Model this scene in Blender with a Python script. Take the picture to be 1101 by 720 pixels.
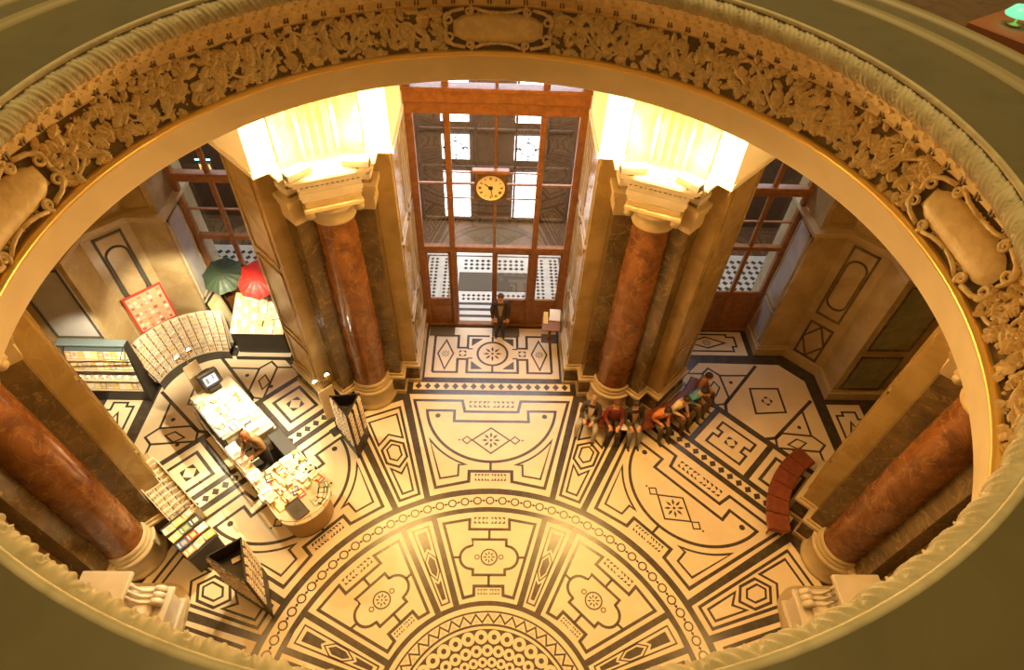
import bpy, math, random
from mathutils import Vector, Matrix
R = math.radians
PI = math.pi
random.seed(7)
for o in list(bpy.data.objects): bpy.data.objects.remove(o)
SC = bpy.context.scene
COL = SC.collection

# ------------------------------------------------------------------ camera
def basis(tilt, roll, yaw):
    fw = Vector((math.sin(yaw)*math.cos(tilt), math.cos(yaw)*math.cos(tilt), -math.sin(tilt)))
    r = fw.cross(Vector((0, 0, 1))).normalized(); u = r.cross(fw)
    c, s = math.cos(roll), math.sin(roll)
    return c*r + s*u, -s*r + c*u, fw
_r, _u, _f = basis(0.839665, 0.0523759, 0.0473118)
cd = bpy.data.cameras.new('camera'); cam = bpy.data.objects.new('camera', cd); COL.objects.link(cam)
cam.matrix_world = Matrix(((_r.x, _u.x, -_f.x, -0.001), (_r.y, _u.y, -_f.y, -2.3687), (_r.z, _u.z, -_f.z, 14.5818), (0, 0, 0, 1)))
cd.sensor_width = 36; cd.lens = 654.05/1101*36; cd.clip_start = .05; cd.clip_end = 200
SC.camera = cam
SC.view_settings.view_transform = 'Standard'; SC.view_settings.look = 'None'
SC.view_settings.gamma = 1; SC.view_settings.use_curve_mapping = False
SC.view_settings.exposure = 0.0

# ------------------------------------------------------------------ world and lights
W = bpy.data.worlds.new('world'); SC.world = W; W.use_nodes = True
W.node_tree.nodes['Background'].inputs[0].default_value = (1.0, .72, .26, 1)
W.node_tree.nodes['Background'].inputs[1].default_value = .25
def area(name, loc, tgt, power, size, col, sy=None):
    l = bpy.data.lights.new(name, 'AREA'); l.energy = power; l.size = size; l.color = col
    if sy: l.shape = 'RECTANGLE'; l.size_y = sy
    o = bpy.data.objects.new(name, l); COL.objects.link(o); o.location = loc
    o.rotation_euler = (Vector(tgt)-Vector(loc)).to_track_quat('-Z', 'Y').to_euler(); return o
def spot(name, loc, tgt, power, ang, col, blend=.5, rad=.08):
    l = bpy.data.lights.new(name, 'SPOT'); l.energy = power; l.spot_size = R(ang); l.spot_blend = blend; l.color = col; l.shadow_soft_size = rad
    o = bpy.data.objects.new(name, l); COL.objects.link(o); o.location = loc
    o.rotation_euler = (Vector(tgt)-Vector(loc)).to_track_quat('-Z', 'Y').to_euler(); return o
def point(name, loc, power, col, rad=.15):
    l = bpy.data.lights.new(name, 'POINT'); l.energy = power; l.color = col; l.shadow_soft_size = rad
    o = bpy.data.objects.new(name, l); COL.objects.link(o); o.location = loc; return o
WARM = (1.0, .58, .18); AMB = (1.0, .62, .22)
# cupola above: dim warm light falling on the parapet and down the shaft
area('cupola_light', (-1.0, 3, 30), (0, 0, 13), 2500, 9, (1.0, .70, .28))
area('vestibule_fill', (0, 14.0, 8.6), (0, 13.8, 0), 900, 5.5, (.80, .86, 1.0), 3.5)  # unseen bluish panels added under the ceiling to brighten the vestibule
area('vestibule_fill', (8.2, 14.0, 8.6), (8, 13.8, 0), 260, 3.5, (.80, .86, 1.0), 3.5)
area('vestibule_fill', (-8.2, 14.0, 8.6), (-8, 13.8, 0), 200, 3.5, (.80, .86, 1.0), 3.5)
# hall floodlights standing on the pier cornices (fixtures are built further down)
FLOOD = 780
# unseen spots added in the air above the shop, not fixed to the stands
spot('shop_spot', (-4.4, 7.3, 4.2), (-6.9, 5.6, .9), 2100, 75, (1.0, .84, .52), .6)
spot('shop_spot', (-8.3, 8.2, 3.6), (-5.6, 5.4, .8), 1300, 80, (1.0, .84, .52), .7)
spot('shop_spot', (-7.2, 8.6, 4.4), (-9.4, 10.0, 1.4), 950, 70, (1.0, .84, .55), .8)
spot('shop_spot', (-7.0, 8.4, 4.0), (-7.2, 10.4, 1.0), 1000, 60, (1.0, .86, .58), .8)
spot('shop_spot', (-9.2, 6.8, 4.2), (-10.8, 8.3, 1.0), 1000, 60, (1.0, .84, .55), .8)

# ------------------------------------------------------------------ materials
def mat(name, col, rough=.5, metal=0., col2=None, scale=3., vein=None, veinw=.5, bump=0., spec=.5, emis=None, es=0., detail=6., dist=.8, contrast=.12):
    m = bpy.data.materials.new(name); m.use_nodes = True; nt = m.node_tree; b = nt.nodes['Principled BSDF']
    b.inputs['Base Color'].default_value = (*col, 1); b.inputs['Roughness'].default_value = rough; b.inputs['Metallic'].default_value = metal
    b.inputs['Specular IOR Level'].default_value = spec
    if emis: b.inputs['Emission Color'].default_value = (*emis, 1); b.inputs['Emission Strength'].default_value = es
    if col2 or vein or bump:
        tc = nt.nodes.new('ShaderNodeTexCoord')
        n = nt.nodes.new('ShaderNodeTexNoise'); n.inputs['Scale'].default_value = scale; n.inputs['Detail'].default_value = detail; n.inputs['Distortion'].default_value = dist
        nt.links.new(tc.outputs['Object'], n.inputs['Vector']); last = None
        if col2:
            cr = nt.nodes.new('ShaderNodeValToRGB'); cr.color_ramp.elements[0].position = .5-contrast; cr.color_ramp.elements[1].position = .5+contrast
            cr.color_ramp.elements[0].color = (*col, 1); cr.color_ramp.elements[1].color = (*col2, 1)
            nt.links.new(n.outputs['Fac'], cr.inputs[0]); last = cr.outputs[0]
        if vein:
            n2 = nt.nodes.new('ShaderNodeTexNoise'); n2.inputs['Scale'].default_value = scale*.7; n2.inputs['Detail'].default_value = 5; n2.inputs['Distortion'].default_value = 2.2
            nt.links.new(tc.outputs['Object'], n2.inputs['Vector'])
            r2 = nt.nodes.new('ShaderNodeValToRGB'); e = r2.color_ramp.elements
            e[0].position = .485; e[0].color = (0, 0, 0, 1); e[1].position = .515; e[1].color = (0, 0, 0, 1)
            k = e.new(.5); k.color = (veinw, veinw, veinw, 1)
            nt.links.new(n2.outputs['Fac'], r2.inputs[0])
            mx = nt.nodes.new('ShaderNodeMixRGB'); nt.links.new(r2.outputs[0], mx.inputs[0])
            if last: nt.links.new(last, mx.inputs[1])
            else: mx.inputs[1].default_value = (*col, 1)
            mx.inputs[2].default_value = (*vein, 1); last = mx.outputs[0]
        if last: nt.links.new(last, b.inputs['Base Color'])
        if bump:
            bp = nt.nodes.new('ShaderNodeBump'); bp.inputs['Strength'].default_value = bump; bp.inputs['Distance'].default_value = .02
            nt.links.new(n.outputs['Fac'], bp.inputs['Height']); nt.links.new(bp.outputs[0], b.inputs['Normal'])
    return m
M = {}
M['cream'] = mat('cream_marble', (.78, .67, .48), .36, col2=(.70, .58, .39), scale=1.4, contrast=.25)
M['black'] = mat('black_marble', (.050, .040, .030), .25, col2=(.075, .06, .045), scale=5)
M['yellow'] = mat('yellow_marble', (.38, .26, .10), .22, col2=(.29, .19, .062), scale=1.3, vein=(.50, .37, .16), veinw=.3)
M['niche'] = mat('beige_yellow_marble', (.46, .35, .19), .24, col2=(.36, .26, .12), scale=1.2, vein=(.58, .47, .28), veinw=.3)
M['brown'] = mat('brown_marble', (.125, .076, .024), .2, col2=(.07, .042, .014), scale=2.0, vein=(.36, .25, .08), veinw=.45)
M['red'] = mat('red_marble', (.22, .085, .024), .16, col2=(.125, .046, .014), scale=2.2, vein=(.42, .26, .09), veinw=.4)
M['stone'] = mat('cream_stone', (.50, .40, .24), .45, col2=(.42, .32, .17), scale=2.5, contrast=.25)
M['white_marble'] = mat('white_marble', (.72, .66, .56), .3, col2=(.62, .55, .44), scale=2.2, contrast=.25)
M['greywhite'] = mat('grey_white_marble', (.52, .50, .48), .3, col2=(.38, .36, .36), scale=1.8, contrast=.25)
M['green_m'] = mat('green_marble', (.20, .21, .12), .25, col2=(.28, .27, .15), scale=3)
M['olive_light'] = mat('olive_marble_edge', (.26, .20, .085), .4)
M['olive'] = mat('olive_marble', (.125, .098, .036), .30, col2=(.088, .068, .025), scale=4.5, contrast=.3)
M['rope'] = mat('pale_stone_moulding', (.46, .375, .21), .55, col2=(.37, .30, .155), scale=9, bump=.2)
M['relief'] = mat('gilded_relief', (.84, .65, .34), .45, .0, col2=(.72, .54, .26), scale=14, bump=.2)
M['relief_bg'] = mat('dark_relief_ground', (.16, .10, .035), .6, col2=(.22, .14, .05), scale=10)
M['gold'] = mat('gilded_fillet', (.95, .62, .16), .3, .6)
M['soffit'] = mat('pale_plaster', (.86, .72, .46), .5, col2=(.80, .66, .41), scale=3)
M['plaster'] = mat('vault_plaster', (.72, .60, .40), .8)
M['white_wall'] = mat('white_stucco', (.88, .84, .74), .7)
M['wood'] = mat('oak_joinery', (.30, .125, .035), .35, col2=(.22, .085, .022), scale=6)
M['darkwood'] = mat('dark_oak', (.10, .05, .02), .5, col2=(.14, .07, .03), scale=8)
M['brass'] = mat('brass', (.80, .55, .20), .25, 1.)
M['dark'] = mat('black_panel', (.025, .02, .016), .5)
M['darkgrey'] = mat('dark_grey', (.07, .065, .055), .6)
M['mat'] = mat('door_mat', (.11, .085, .05), .95, col2=(.14, .11, .07), scale=60)
M['leather'] = mat('red_leather', (.22, .055, .018), .4, col2=(.16, .038, .013), scale=7)
M['dial'] = mat('clock_dial', (.80, .66, .36), .4)
M['paper'] = mat('white_paper', (.85, .83, .78), .7)
M['beige'] = mat('beige_laminate', (.62, .53, .38), .4)
M['steel'] = mat('steel_rail', (.45, .42, .38), .25, .9)
M['day'] = mat('daylit_window', (.8, .8, .8), .5, emis=(.93, .95, 1.0), es=5.0)
M['bulb'] = mat('glowing_bulb', (1, 1, 1), .5, emis=(1, .93, .78), es=60.0)
M['flood'] = mat('floodlight_lens', (1, 1, 1), .5, emis=(1, .86, .55), es=45.0)
M['screen'] = mat('lit_screen', (.1, .1, .1), .3, emis=(.80, .82, 1.0), es=1.6)
M['signyellow'] = mat('lit_yellow_sign', (.8, .6, .2), .5, emis=(1, .72, .22), es=1.4)
M['tubeblue'] = mat('bluish_tube', (.5, .8, 1), .5, emis=(.25, .75, 1.0), es=6.0)
M['greenglass'] = mat('green_glass_shade', (.1, .5, .3), .3, emis=(.25, 1.0, .55), es=.9)
M['green_fab'] = mat('dark_green_nylon', (.035, .06, .03), .55)
M['red_fab'] = mat('red_nylon', (.62, .03, .02), .5)
M['bluecloth'] = mat('blue_grey_panel', (.16, .22, .24), .6)
M['posterred'] = mat('red_frame', (.55, .05, .025), .4)
g = bpy.data.materials.new('clear_glass'); g.use_nodes = True; nt = g.node_tree; nt.nodes.clear()
out = nt.nodes.new('ShaderNodeOutputMaterial'); tr = nt.nodes.new('ShaderNodeBsdfTransparent'); gl = nt.nodes.new('ShaderNodeBsdfGlossy'); mx = nt.nodes.new('ShaderNodeMixShader'); fr = nt.nodes.new('ShaderNodeFresnel')
fr.inputs[0].default_value = 1.45; tr.inputs[0].default_value = (.93, .93, .92, 1); gl.inputs['Roughness'].default_value = .02
nt.links.new(fr.outputs[0], mx.inputs[0]); nt.links.new(tr.outputs[0], mx.inputs[1]); nt.links.new(gl.outputs[0], mx.inputs[2]); nt.links.new(mx.outputs[0], out.inputs[0]); M['glass'] = g; nt.links.remove(mx.inputs[0].links[0]); mx.inputs[0].default_value = .06
_cm = {}
def cmat(name, col, rough=.7):
    k = (round(col[0], 3), round(col[1], 3), round(col[2], 3))
    if k not in _cm: _cm[k] = mat(name, col, rough)
    return _cm[k]

# ------------------------------------------------------------------ mesh helpers
class MB:
    def __init__(s): s.v = []; s.f = []; s.m = []; s.mats = []; s.sm = []
    def mi(s, m):
        m = M[m] if isinstance(m, str) else m
        if m not in s.mats: s.mats.append(m)
        return s.mats.index(m)
    def add(s, vs, fs, m, smooth=False):
        b = len(s.v); i = s.mi(m); s.v += [tuple(p) for p in vs]
        for f in fs: s.f.append([b+k for k in f]); s.m.append(i); s.sm.append(smooth)
        return s
    def box(s, x0, x1, y0, y1, z0, z1, m, T=None):
        vs = [Vector(p) for p in ((x0, y0, z0), (x1, y0, z0), (x1, y1, z0), (x0, y1, z0), (x0, y0, z1), (x1, y0, z1), (x1, y1, z1), (x0, y1, z1))]
        if T: vs = [T @ p for p in vs]
        return s.add(vs, [(0, 3, 2, 1), (4, 5, 6, 7), (0, 1, 5, 4), (1, 2, 6, 5), (2, 3, 7, 6), (3, 0, 4, 7)], m)
    def bbox(s, x0, x1, y0, y1, z0, z1, m, b=.01, T=None):   # chamfered box
        a = []
        for z, k in ((z0, b), (z0+b, 0), (z1-b, 0), (z1, b)):
            a.append([(x0+k+b, y0+k), (x1-k-b, y0+k), (x1-k, y0+k+b), (x1-k, y1-k-b), (x1-k-b, y1-k), (x0+k+b, y1-k), (x0+k, y1-k-b), (x0+k, y0+k+b)])
        vs = []
        for (z, _), ring in zip(((z0, 0), (z0+b, 0), (z1-b, 0), (z1, 0)), a): vs += [Vector((x, y, z)) for x, y in ring]
        if T: vs = [T @ p for p in vs]
        fs = [tuple(range(7, -1, -1)), tuple(range(24, 32))]
        for j in range(3):
            for i in range(8): fs.append((j*8+i, j*8+(i+1) % 8, (j+1)*8+(i+1) % 8, (j+1)*8+i))
        return s.add(vs, fs, m)
    def prism(s, poly, z0, z1, m, T=None, caps=True):
        n = len(poly); vs = [Vector((x, y, z0)) for x, y in poly]+[Vector((x, y, z1)) for x, y in poly]
        if T: vs = [T @ p for p in vs]
        fs = [(i, (i+1) % n, n+(i+1) % n, n+i) for i in range(n)]
        if caps: fs += [tuple(range(n-1, -1, -1)), tuple(range(n, 2*n))]
        return s.add(vs, fs, m)
    def lathe(s, prof, m, n=32, a0=0, a1=2*PI, c=(0, 0), smooth=True, T=None, cap=False):
        full = abs(a1-a0-2*PI) < 1e-6; k = n if full else n+1; vs = []
        for i in range(k):
            t = a0+(a1-a0)*i/n
            for r, z in prof: vs.append(Vector((c[0]+r*math.sin(t), c[1]+r*math.cos(t), z)))
        if T: vs = [T @ p for p in vs]
        q = len(prof); fs = []
        for i in range(n):
            j = (i+1) % k
            for a in range(q-1): fs.append((i*q+a, i*q+a+1, j*q+a+1, j*q+a))
        if cap and full: fs.append(tuple(i*q+q-1 for i in range(k))); fs.append(tuple(i*q for i in range(k-1, -1, -1)))
        return s.add(vs, fs, m, smooth)
    def tube(s, pts, r, m, n=8, smooth=True, taper=None):
        pts = [Vector(p) for p in pts]; vs = []; k = len(pts); up = Vector((0, 0, 1))
        for i, p in enumerate(pts):
            d = (pts[min(i+1, k-1)]-pts[max(i-1, 0)]).normalized()
            a = d.cross(up if abs(d.z) < .95 else Vector((1, 0, 0))).normalized(); b = d.cross(a)
            rr = r if taper is None else taper[i]
            for j in range(n): t = 2*PI*j/n; vs.append(p+rr*(math.cos(t)*a+math.sin(t)*b))
        fs = [(i*n+j, i*n+(j+1) % n, (i+1)*n+(j+1) % n, (i+1)*n+j) for i in range(k-1) for j in range(n)]
        fs += [tuple(range(n-1, -1, -1)), tuple((k-1)*n+j for j in range(n))]
        return s.add(vs, fs, m, smooth)
    def ball(s, c, r, m, n=8, sx=1, sy=1, sz=1, T=None):
        vs = []; c = Vector(c); q = n
        for i in range(n+1):
            ph = PI*i/n
            for j in range(2*q): t = PI*j/q; vs.append(c+Vector((r*sx*math.sin(ph)*math.cos(t), r*sy*math.sin(ph)*math.sin(t), r*sz*math.cos(ph))))
        if T: vs = [T @ p for p in vs]
        fs = [(i*2*q+j, (i+1)*2*q+j, (i+1)*2*q+(j+1) % (2*q), i*2*q+(j+1) % (2*q)) for i in range(n) for j in range(2*q)]
        return s.add(vs, fs, m, True)
    def quad(s, a, b, c, d, m): return s.add([a, b, c, d], [(0, 1, 2, 3)], m)
    def obj(s, name, parent=None, loc=None, rz=0):
        me = bpy.data.meshes.new(name); me.from_pydata(s.v, [], s.f)
        for m in s.mats: me.materials.append(m)
        me.polygons.foreach_set('material_index', s.m); me.polygons.foreach_set('use_smooth', s.sm); me.update()
        o = bpy.data.objects.new(name, me); COL.objects.link(o)
        if parent: o.parent = parent
        if loc: o.location = loc
        o.rotation_euler[2] = rz
        return o
def tag(o, label, cat=None, group=None, kind=None):
    if label: o['label'] = label
    if cat: o['category'] = cat
    if group: o['group'] = group
    if kind: o['kind'] = kind
    return o
def nth(i): return ('first', 'second', 'third', 'fourth', 'fifth', 'sixth', 'seventh', 'eighth', 'ninth', 'tenth', 'eleventh', 'twelfth', 'thirteenth', 'fourteenth')[i]
def thing(name, label, cat, loc=(0, 0, 0), rz=0, group=None, kind=None):
    o = bpy.data.objects.new(name, None); COL.objects.link(o); o.location = loc; o.rotation_euler[2] = rz; o.empty_display_size = .1
    return tag(o, label, cat, group, kind)
def struct(o, label=None): o['kind'] = 'structure'; return tag(o, label, 'building part')
def kids(o): return [c for c in bpy.data.objects if c.parent == o]
def dup(root, loc, rz, label=None, group=None, ks=None):
    r = root.copy(); COL.objects.link(r); r.location = loc; r.rotation_euler[2] = rz
    if label: r['label'] = label
    if group: r['group'] = group
    for ch in (kids(root) if ks is None else ks):
        c = ch.copy(); COL.objects.link(c); c.parent = r
        for g_ in kids(ch): d = g_.copy(); COL.objects.link(d); d.parent = c
    return r
def Tz(loc, rz): return Matrix.Translation(loc) @ Matrix.Rotation(rz, 4, 'Z')
def loc2(theta, u, v):     # sector frame (theta clockwise from +Y) to world
    t = R(theta); return (u*math.cos(t)+v*math.sin(t), -u*math.sin(t)+v*math.cos(t))

# ------------------------------------------------------------------ inlaid marble floor
FL = MB(); ZL = [0, .002, .004, .006, .008]
def fpoly(theta, pts, m='cream', lv=1):
    q = [loc2(theta, *p) for p in pts]; FL.add([(x, y, ZL[lv]) for x, y in q], [tuple(range(len(q)))[::-1]], m)
def stroke(theta, pts, w, closed=True, m='black', lv=2):
    w *= 1.3; P = [Vector(loc2(theta, *p)) for p in pts]; n = len(P); A = []; B = []
    for i in range(n):
        a = P[i-1] if (i > 0 or closed) else None; b = P[(i+1) % n] if (i < n-1 or closed) else None
        d1 = (P[i]-a).normalized() if a is not None and (P[i]-a).length > 1e-6 else None
        d2 = (b-P[i]).normalized() if b is not None and (b-P[i]).length > 1e-6 else None
        if d1 is None: d1 = d2
        if d2 is None: d2 = d1
        n1 = Vector((-d1.y, d1.x)); n2 = Vector((-d2.y, d2.x)); nn = (n1+n2)
        if nn.length < .2: nn = n1
        nn.normalize(); k = min(1/max(nn.dot(n1), .35), 2.4)
        A.append(P[i]+nn*w/2*k); B.append(P[i]-nn*w/2*k)
    for i in range(n if closed else n-1):
        j = (i+1) % n
        FL.add([(*B[i], ZL[lv]), (*B[j], ZL[lv]), (*A[j], ZL[lv]), (*A[i], ZL[lv])], [(0, 1, 2, 3)], m)
def arc(c, r, a0, a1, n=16): return [(c[0]+r*math.sin(R(a0+(a1-a0)*i/n)), c[1]+r*math.cos(R(a0+(a1-a0)*i/n))) for i in range(n+1)]
def disc(theta, c, r, m='black', lv=2, n=16): fpoly(theta, [(c[0]+r*math.cos(2*PI*i/n), c[1]+r*math.sin(2*PI*i/n)) for i in range(n)][::-1], m, lv)
def annulus(theta, c, r0, r1, m='black', lv=2, n=20):
    a = [(c[0]+r0*math.cos(2*PI*i/n), c[1]+r0*math.sin(2*PI*i/n)) for i in range(n)]; b = [(c[0]+r1*math.cos(2*PI*i/n), c[1]+r1*math.sin(2*PI*i/n)) for i in range(n)]
    q = [loc2(theta, *p) for p in a+b]
    FL.add([(x, y, ZL[lv]) for x, y in q], [(i, n+i, n+(i+1) % n, (i+1) % n) for i in range(n)], m)
def petals(theta, c, r, m='black', lv=2, n=8, sy=1., sx=1.):
    for i in range(n):
        a = 2*PI*i/n; d = (math.sin(a), math.cos(a)); p = (math.cos(a), -math.sin(a))
        f = lambda s, t: (c[0]+sx*(d[0]*s+p[0]*t), c[1]+sy*(d[1]*s+p[1]*t))
        fpoly(theta, [f(r*.28, 0), f(r*.6, r*.13), f(r, 0), f(r*.6, -r*.13)], m, lv)
    disc(theta, c, r*.15, m, lv, 8)
def chevrons(theta, c, hu, hv, n, m='black', lv=3):
    st = hu/(n+.8)
    for s in (-1, 1):
        for k in range(n):
            u = c[0]+s*(st*.9+st*k)
            for t in (-1, 1): fpoly(theta, [(u, c[1]+t*hv), (u+s*st*.8, c[1]+t*hv), (u+s*st*.8, c[1]+t*hv*.12)][::s*t], m, lv)
    for s in (-1, 1):
        for t in (-1, 1): fpoly(theta, [(c[0]+s*st*.85, c[1]+t*hv), (c[0]+s*st*.2, c[1]+t*hv), (c[0]+s*st*.85, c[1]+t*hv*.25)][::-s*t], m, lv)
def fourtri(theta, c, r, m='black', lv=3, ring=True):
    for i in range(4):
        a = PI/4+PI/2*i; d = (math.cos(a), math.sin(a)); p = (-d[1], d[0])
        fpoly(theta, [(c[0]+d[0]*r*1.2, c[1]+d[1]*r*1.2), (c[0]+d[0]*r*.62+p[0]*r*.62, c[1]+d[1]*r*.62+p[1]*r*.62), (c[0]+d[0]*r*.62-p[0]*r*.62, c[1]+d[1]*r*.62-p[1]*r*.62)][::-1], m, lv)
FL.add([(-22, -14, 0), (22, -14, 0), (22, 18, 0), (-22, 18, 0)], [(0, 1, 2, 3)], 'black')
# inner medallion
annulus(0, (0, 0), 4.76, 5.12, 'cream', 1, 128)
for i in range(96):
    a = R(3.75*i); c = (4.94*math.sin(a), 4.94*math.cos(a)); annulus(0, c, .078, .112, 'black', 2, 16)
    a2 = a+R(1.875); disc(0, (4.94*math.sin(a2), 4.94*math.cos(a2)), .033, 'black', 2, 6)
    stroke(0, [(4.94*math.sin(a+R(1.3)), 4.94*math.cos(a+R(1.3))), (4.94*math.sin(a+R(2.45)), 4.94*math.cos(a+R(2.45)))], .018, False)
annulus(0, (0, 0), 2.22, 2.33, 'cream', 1, 96)
annulus(0, (0, 0), 1.94, 2.18, 'cream', 1, 96)
stroke(0, [((1.97 if i % 2 else 2.15)*math.sin(R(3.75*i)), (1.97 if i % 2 else 2.15)*math.cos(R(3.75*i))) for i in range(96)], .03)
for i in range(96):
    a = R(3.75*i); r = 2.125 if i % 2 else 1.99
    petals(0, (r*math.sin(a), r*math.cos(a)), .05, n=4); 
annulus(0, (0, 0), 1.83, 1.89, 'cream', 1, 96)
rr = 1.665
for k in range(9):
    w = rr*math.sin(R(5))
    for i in range(36):
        a = R(10*i+(5 if k % 2 == 0 else 0)); c = (rr*math.sin(a), rr*math.cos(a)); disc(0, c, w*1.02, 'cream', 1, 18); disc(0, c, w*.40, 'black', 2, 12)
    rr *= .832
disc(0, (0, 0), .33, 'cream', 1, 24); petals(0, (0, 0), .28)
AR = lambda r, a: arc((0, 0), r, -a, a, 12)
for s in range(8):
    th = 45*s
    fpoly(th, [(-.66, 2.35), (-1.33, 4.44)]+arc((0, 0), 4.63, -16.5, 16.5, 10)[1:-1]+[(1.33, 4.44), (.66, 2.35)]+arc((0, 0), 2.44, 15.5, -15.5, 6)[1:-1])
    stroke(th, [(1.15, 4.30), (.50, 4.42), (.50, 4.16), (-.50, 4.16), (-.50, 4.42), (-1.15, 4.30), (-.58, 2.50), (-.34, 2.56), (-.34, 2.77), (.34, 2.77), (.34, 2.56), (.58, 2.50)], .055)
    stroke(th, [(0, 4.16), (0, 3.92)], .045, False); stroke(th, [(0, 2.77), (0, 3.03)], .045, False)
    for q in (-1, 1): stroke(th, [(q*.70, 3.45), (q*.86, 3.45)], .045, False)
    lob = [(.42, 3.90), (.42, 3.72)]+arc((.42, 3.45), .28, 0, 180, 12)+[(.38, 3.16), (.38, 3.03)]
    stroke(th, lob+[(-x, y) for x, y in lob[::-1]], .05)
    annulus(th, (0, 3.46), .175, .21); petals(th, (0, 3.46), .16)
    for q in (-1, 1): annulus(th, (q*.29, 3.46), .04, .065, n=12)
    chevrons(th, (0, 4.395), .40, .085, 3); chevrons(th, (0, 2.64), .26, .06, 3)
    # narrow panels of the medallion
    t2 = th+22.5
    fpoly(t2, [(-.15, 2.44), (-.33, 4.60), (0, 4.63), (.33, 4.60), (.15, 2.44)])
    stroke(t2, [(-.20, 4.49), (.20, 4.49), (.095, 2.56), (-.095, 2.56)], .028)
    fpoly(t2, [(-.115, 4.38), (.115, 4.38), (.085, 3.86), (0, 3.95), (-.085, 3.86)], 'black', 2)
    fpoly(t2, [(-.085, 3.62), (0, 3.76), (.085, 3.62), (.075, 3.36), (0, 3.22), (-.075, 3.36)], 'black', 2)
    stroke(t2, [(-.135, 3.65), (0, 3.86), (.135, 3.65), (.12, 3.34), (0, 3.13), (-.12, 3.34)], .022)
    fpoly(t2, [(-.072, 3.12), (0, 3.04), (.072, 3.12), (.045, 2.66), (-.045, 2.66)], 'black', 2)
    # outer ring of panels
    fpoly(th, [(-1.55, 5.05), (-2.42, 8.30), (2.42, 8.30), (1.55, 5.05)]+arc((0, 0), 5.28, 16.8, -16.8, 12))
    stroke(th, [(-2.25, 8.08), (-.85, 8.08), (-.77, 7.70), (.77, 7.70), (.85, 8.08), (2.25, 8.08), (1.43, 5.29), (.57, 5.48), (.57, 5.78), (-.57, 5.78), (-.57, 5.48), (-1.43, 5.29)], .065)
    ac = arc((0, 7.93), 1.86, 96.5, 263.5, 40)
    stroke(th, [(1.06, 7.73), (1.85, 7.73)]+ac+[(-1.85, 7.73), (-1.06, 7.73), (-1.06, 7.37), (1.06, 7.37)], .062)
    stroke(th, [(0, 6.07), (0, 5.79)], .05, False)
    for q in (-1, 1):
        ac = [(q*x, y) for x, y in arc((0, 7.93), 2.06, 124, 161, 12)]
        stroke(th, ac+[(q*.86, 5.97), (q*.86, 5.65), (q*1.33, 5.56)], .042)
        stroke(th, [(q*.67-.13, 6.75), (q*.67, 6.87), (q*.67+.13, 6.75), (q*.67, 6.63)], .028)
        disc(th, (q*.88, 6.75), .028); disc(th, (q*1.53, 7.55), .075)
    stroke(th, [(0, 7.15), (.52, 6.75), (0, 6.33), (-.52, 6.75)], .035)
    petals(th, (0, 6.75), .27)
    chevrons(th, (0, 7.96), .66, .11, 4); chevrons(th, (0, 5.60), .42, .10, 4)
    fpoly(t2, [(-.345, 5.26), (-.70, 8.46), (.70, 8.46), (.345, 5.26)])
    stroke(t2, [(-.26, 5.42), (-.55, 8.24), (.55, 8.24), (.26, 5.42)], .055)
    stroke(t2, [(-.14, 5.58), (-.22, 6.40), (0, 6.16), (.22, 6.40), (.14, 5.58)], .045)
    stroke(t2, [(-.28, 6.60), (0, 6.37), (.28, 6.60), (.30, 7.04), (0, 7.26), (-.30, 7.04)], .052)
    stroke(t2, [(-.16, 6.70), (0, 6.58), (.16, 6.70), (.17, 7.0), (0, 7.12), (-.17, 7.0)], .040)
    stroke(t2, [(-.34, 7.22), (0, 7.46), (.34, 7.22), (.40, 8.04), (-.40, 8.04)], .045)
    # diamond strip along the octagon side
    fpoly(th, [(-2.34, 8.47), (-2.34, 8.74), (2.34, 8.74), (2.34, 8.47)])
    for i in range(17):
        u = -2.18+i*.2725; fpoly(th, [(u-.10, 8.605), (u, 8.725), (u+.10, 8.605), (u, 8.485)], 'black', 2)
# front bay in front of the glazed doors
def bay_door():
    fpoly(0, [(-2.04, 8.93), (-2.04, 10.98), (2.04, 10.98), (2.04, 8.93)])
    for q in (-1, 1):
        stroke(0, [(q*1.82, 9.14), (q*1.82, 10.62), (q*1.08, 10.62), (q*1.08, 10.12), (q*.78, 10.12), (q*.78, 10.62), (q*.1, 10.62)], .06, False)
        stroke(0, [(q*1.82, 9.14), (q*1.08, 9.14), (q*1.08, 9.66), (q*.78, 9.66), (q*.78, 9.14), (q*.0, 9.14)], .06, False)
        stroke(0, [(q*1.46, 10.43), (q*1.70, 9.88), (q*1.46, 9.26), (q*1.22, 9.88)], .04); petals(0, (q*1.46, 9.87), .15)
        stroke(0, [(q*.78, 9.7), (q*.62, 9.7)], .04, False); stroke(0, [(q*.78, 10.08), (q*.62, 10.08)], .04, False)
        fourtri(0, (q*.93, 9.89), .13)
        for t in (-1, 1): fpoly(0, [(q*.66, 9.89+t*.62), (q*.30, 9.89+t*.62), (q*.66, 9.89+t*.30)][::-q*t], 'black', 2)
    annulus(0, (0, 9.89), .43, .50, 'black', 3, 36); petals(0, (0, 9.89), .30); stroke(0, [(0, 10.34), (0, 10.6)], .05, False); stroke(0, [(0, 9.44), (0, 9.14)], .05, False)
bay_door()
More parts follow.
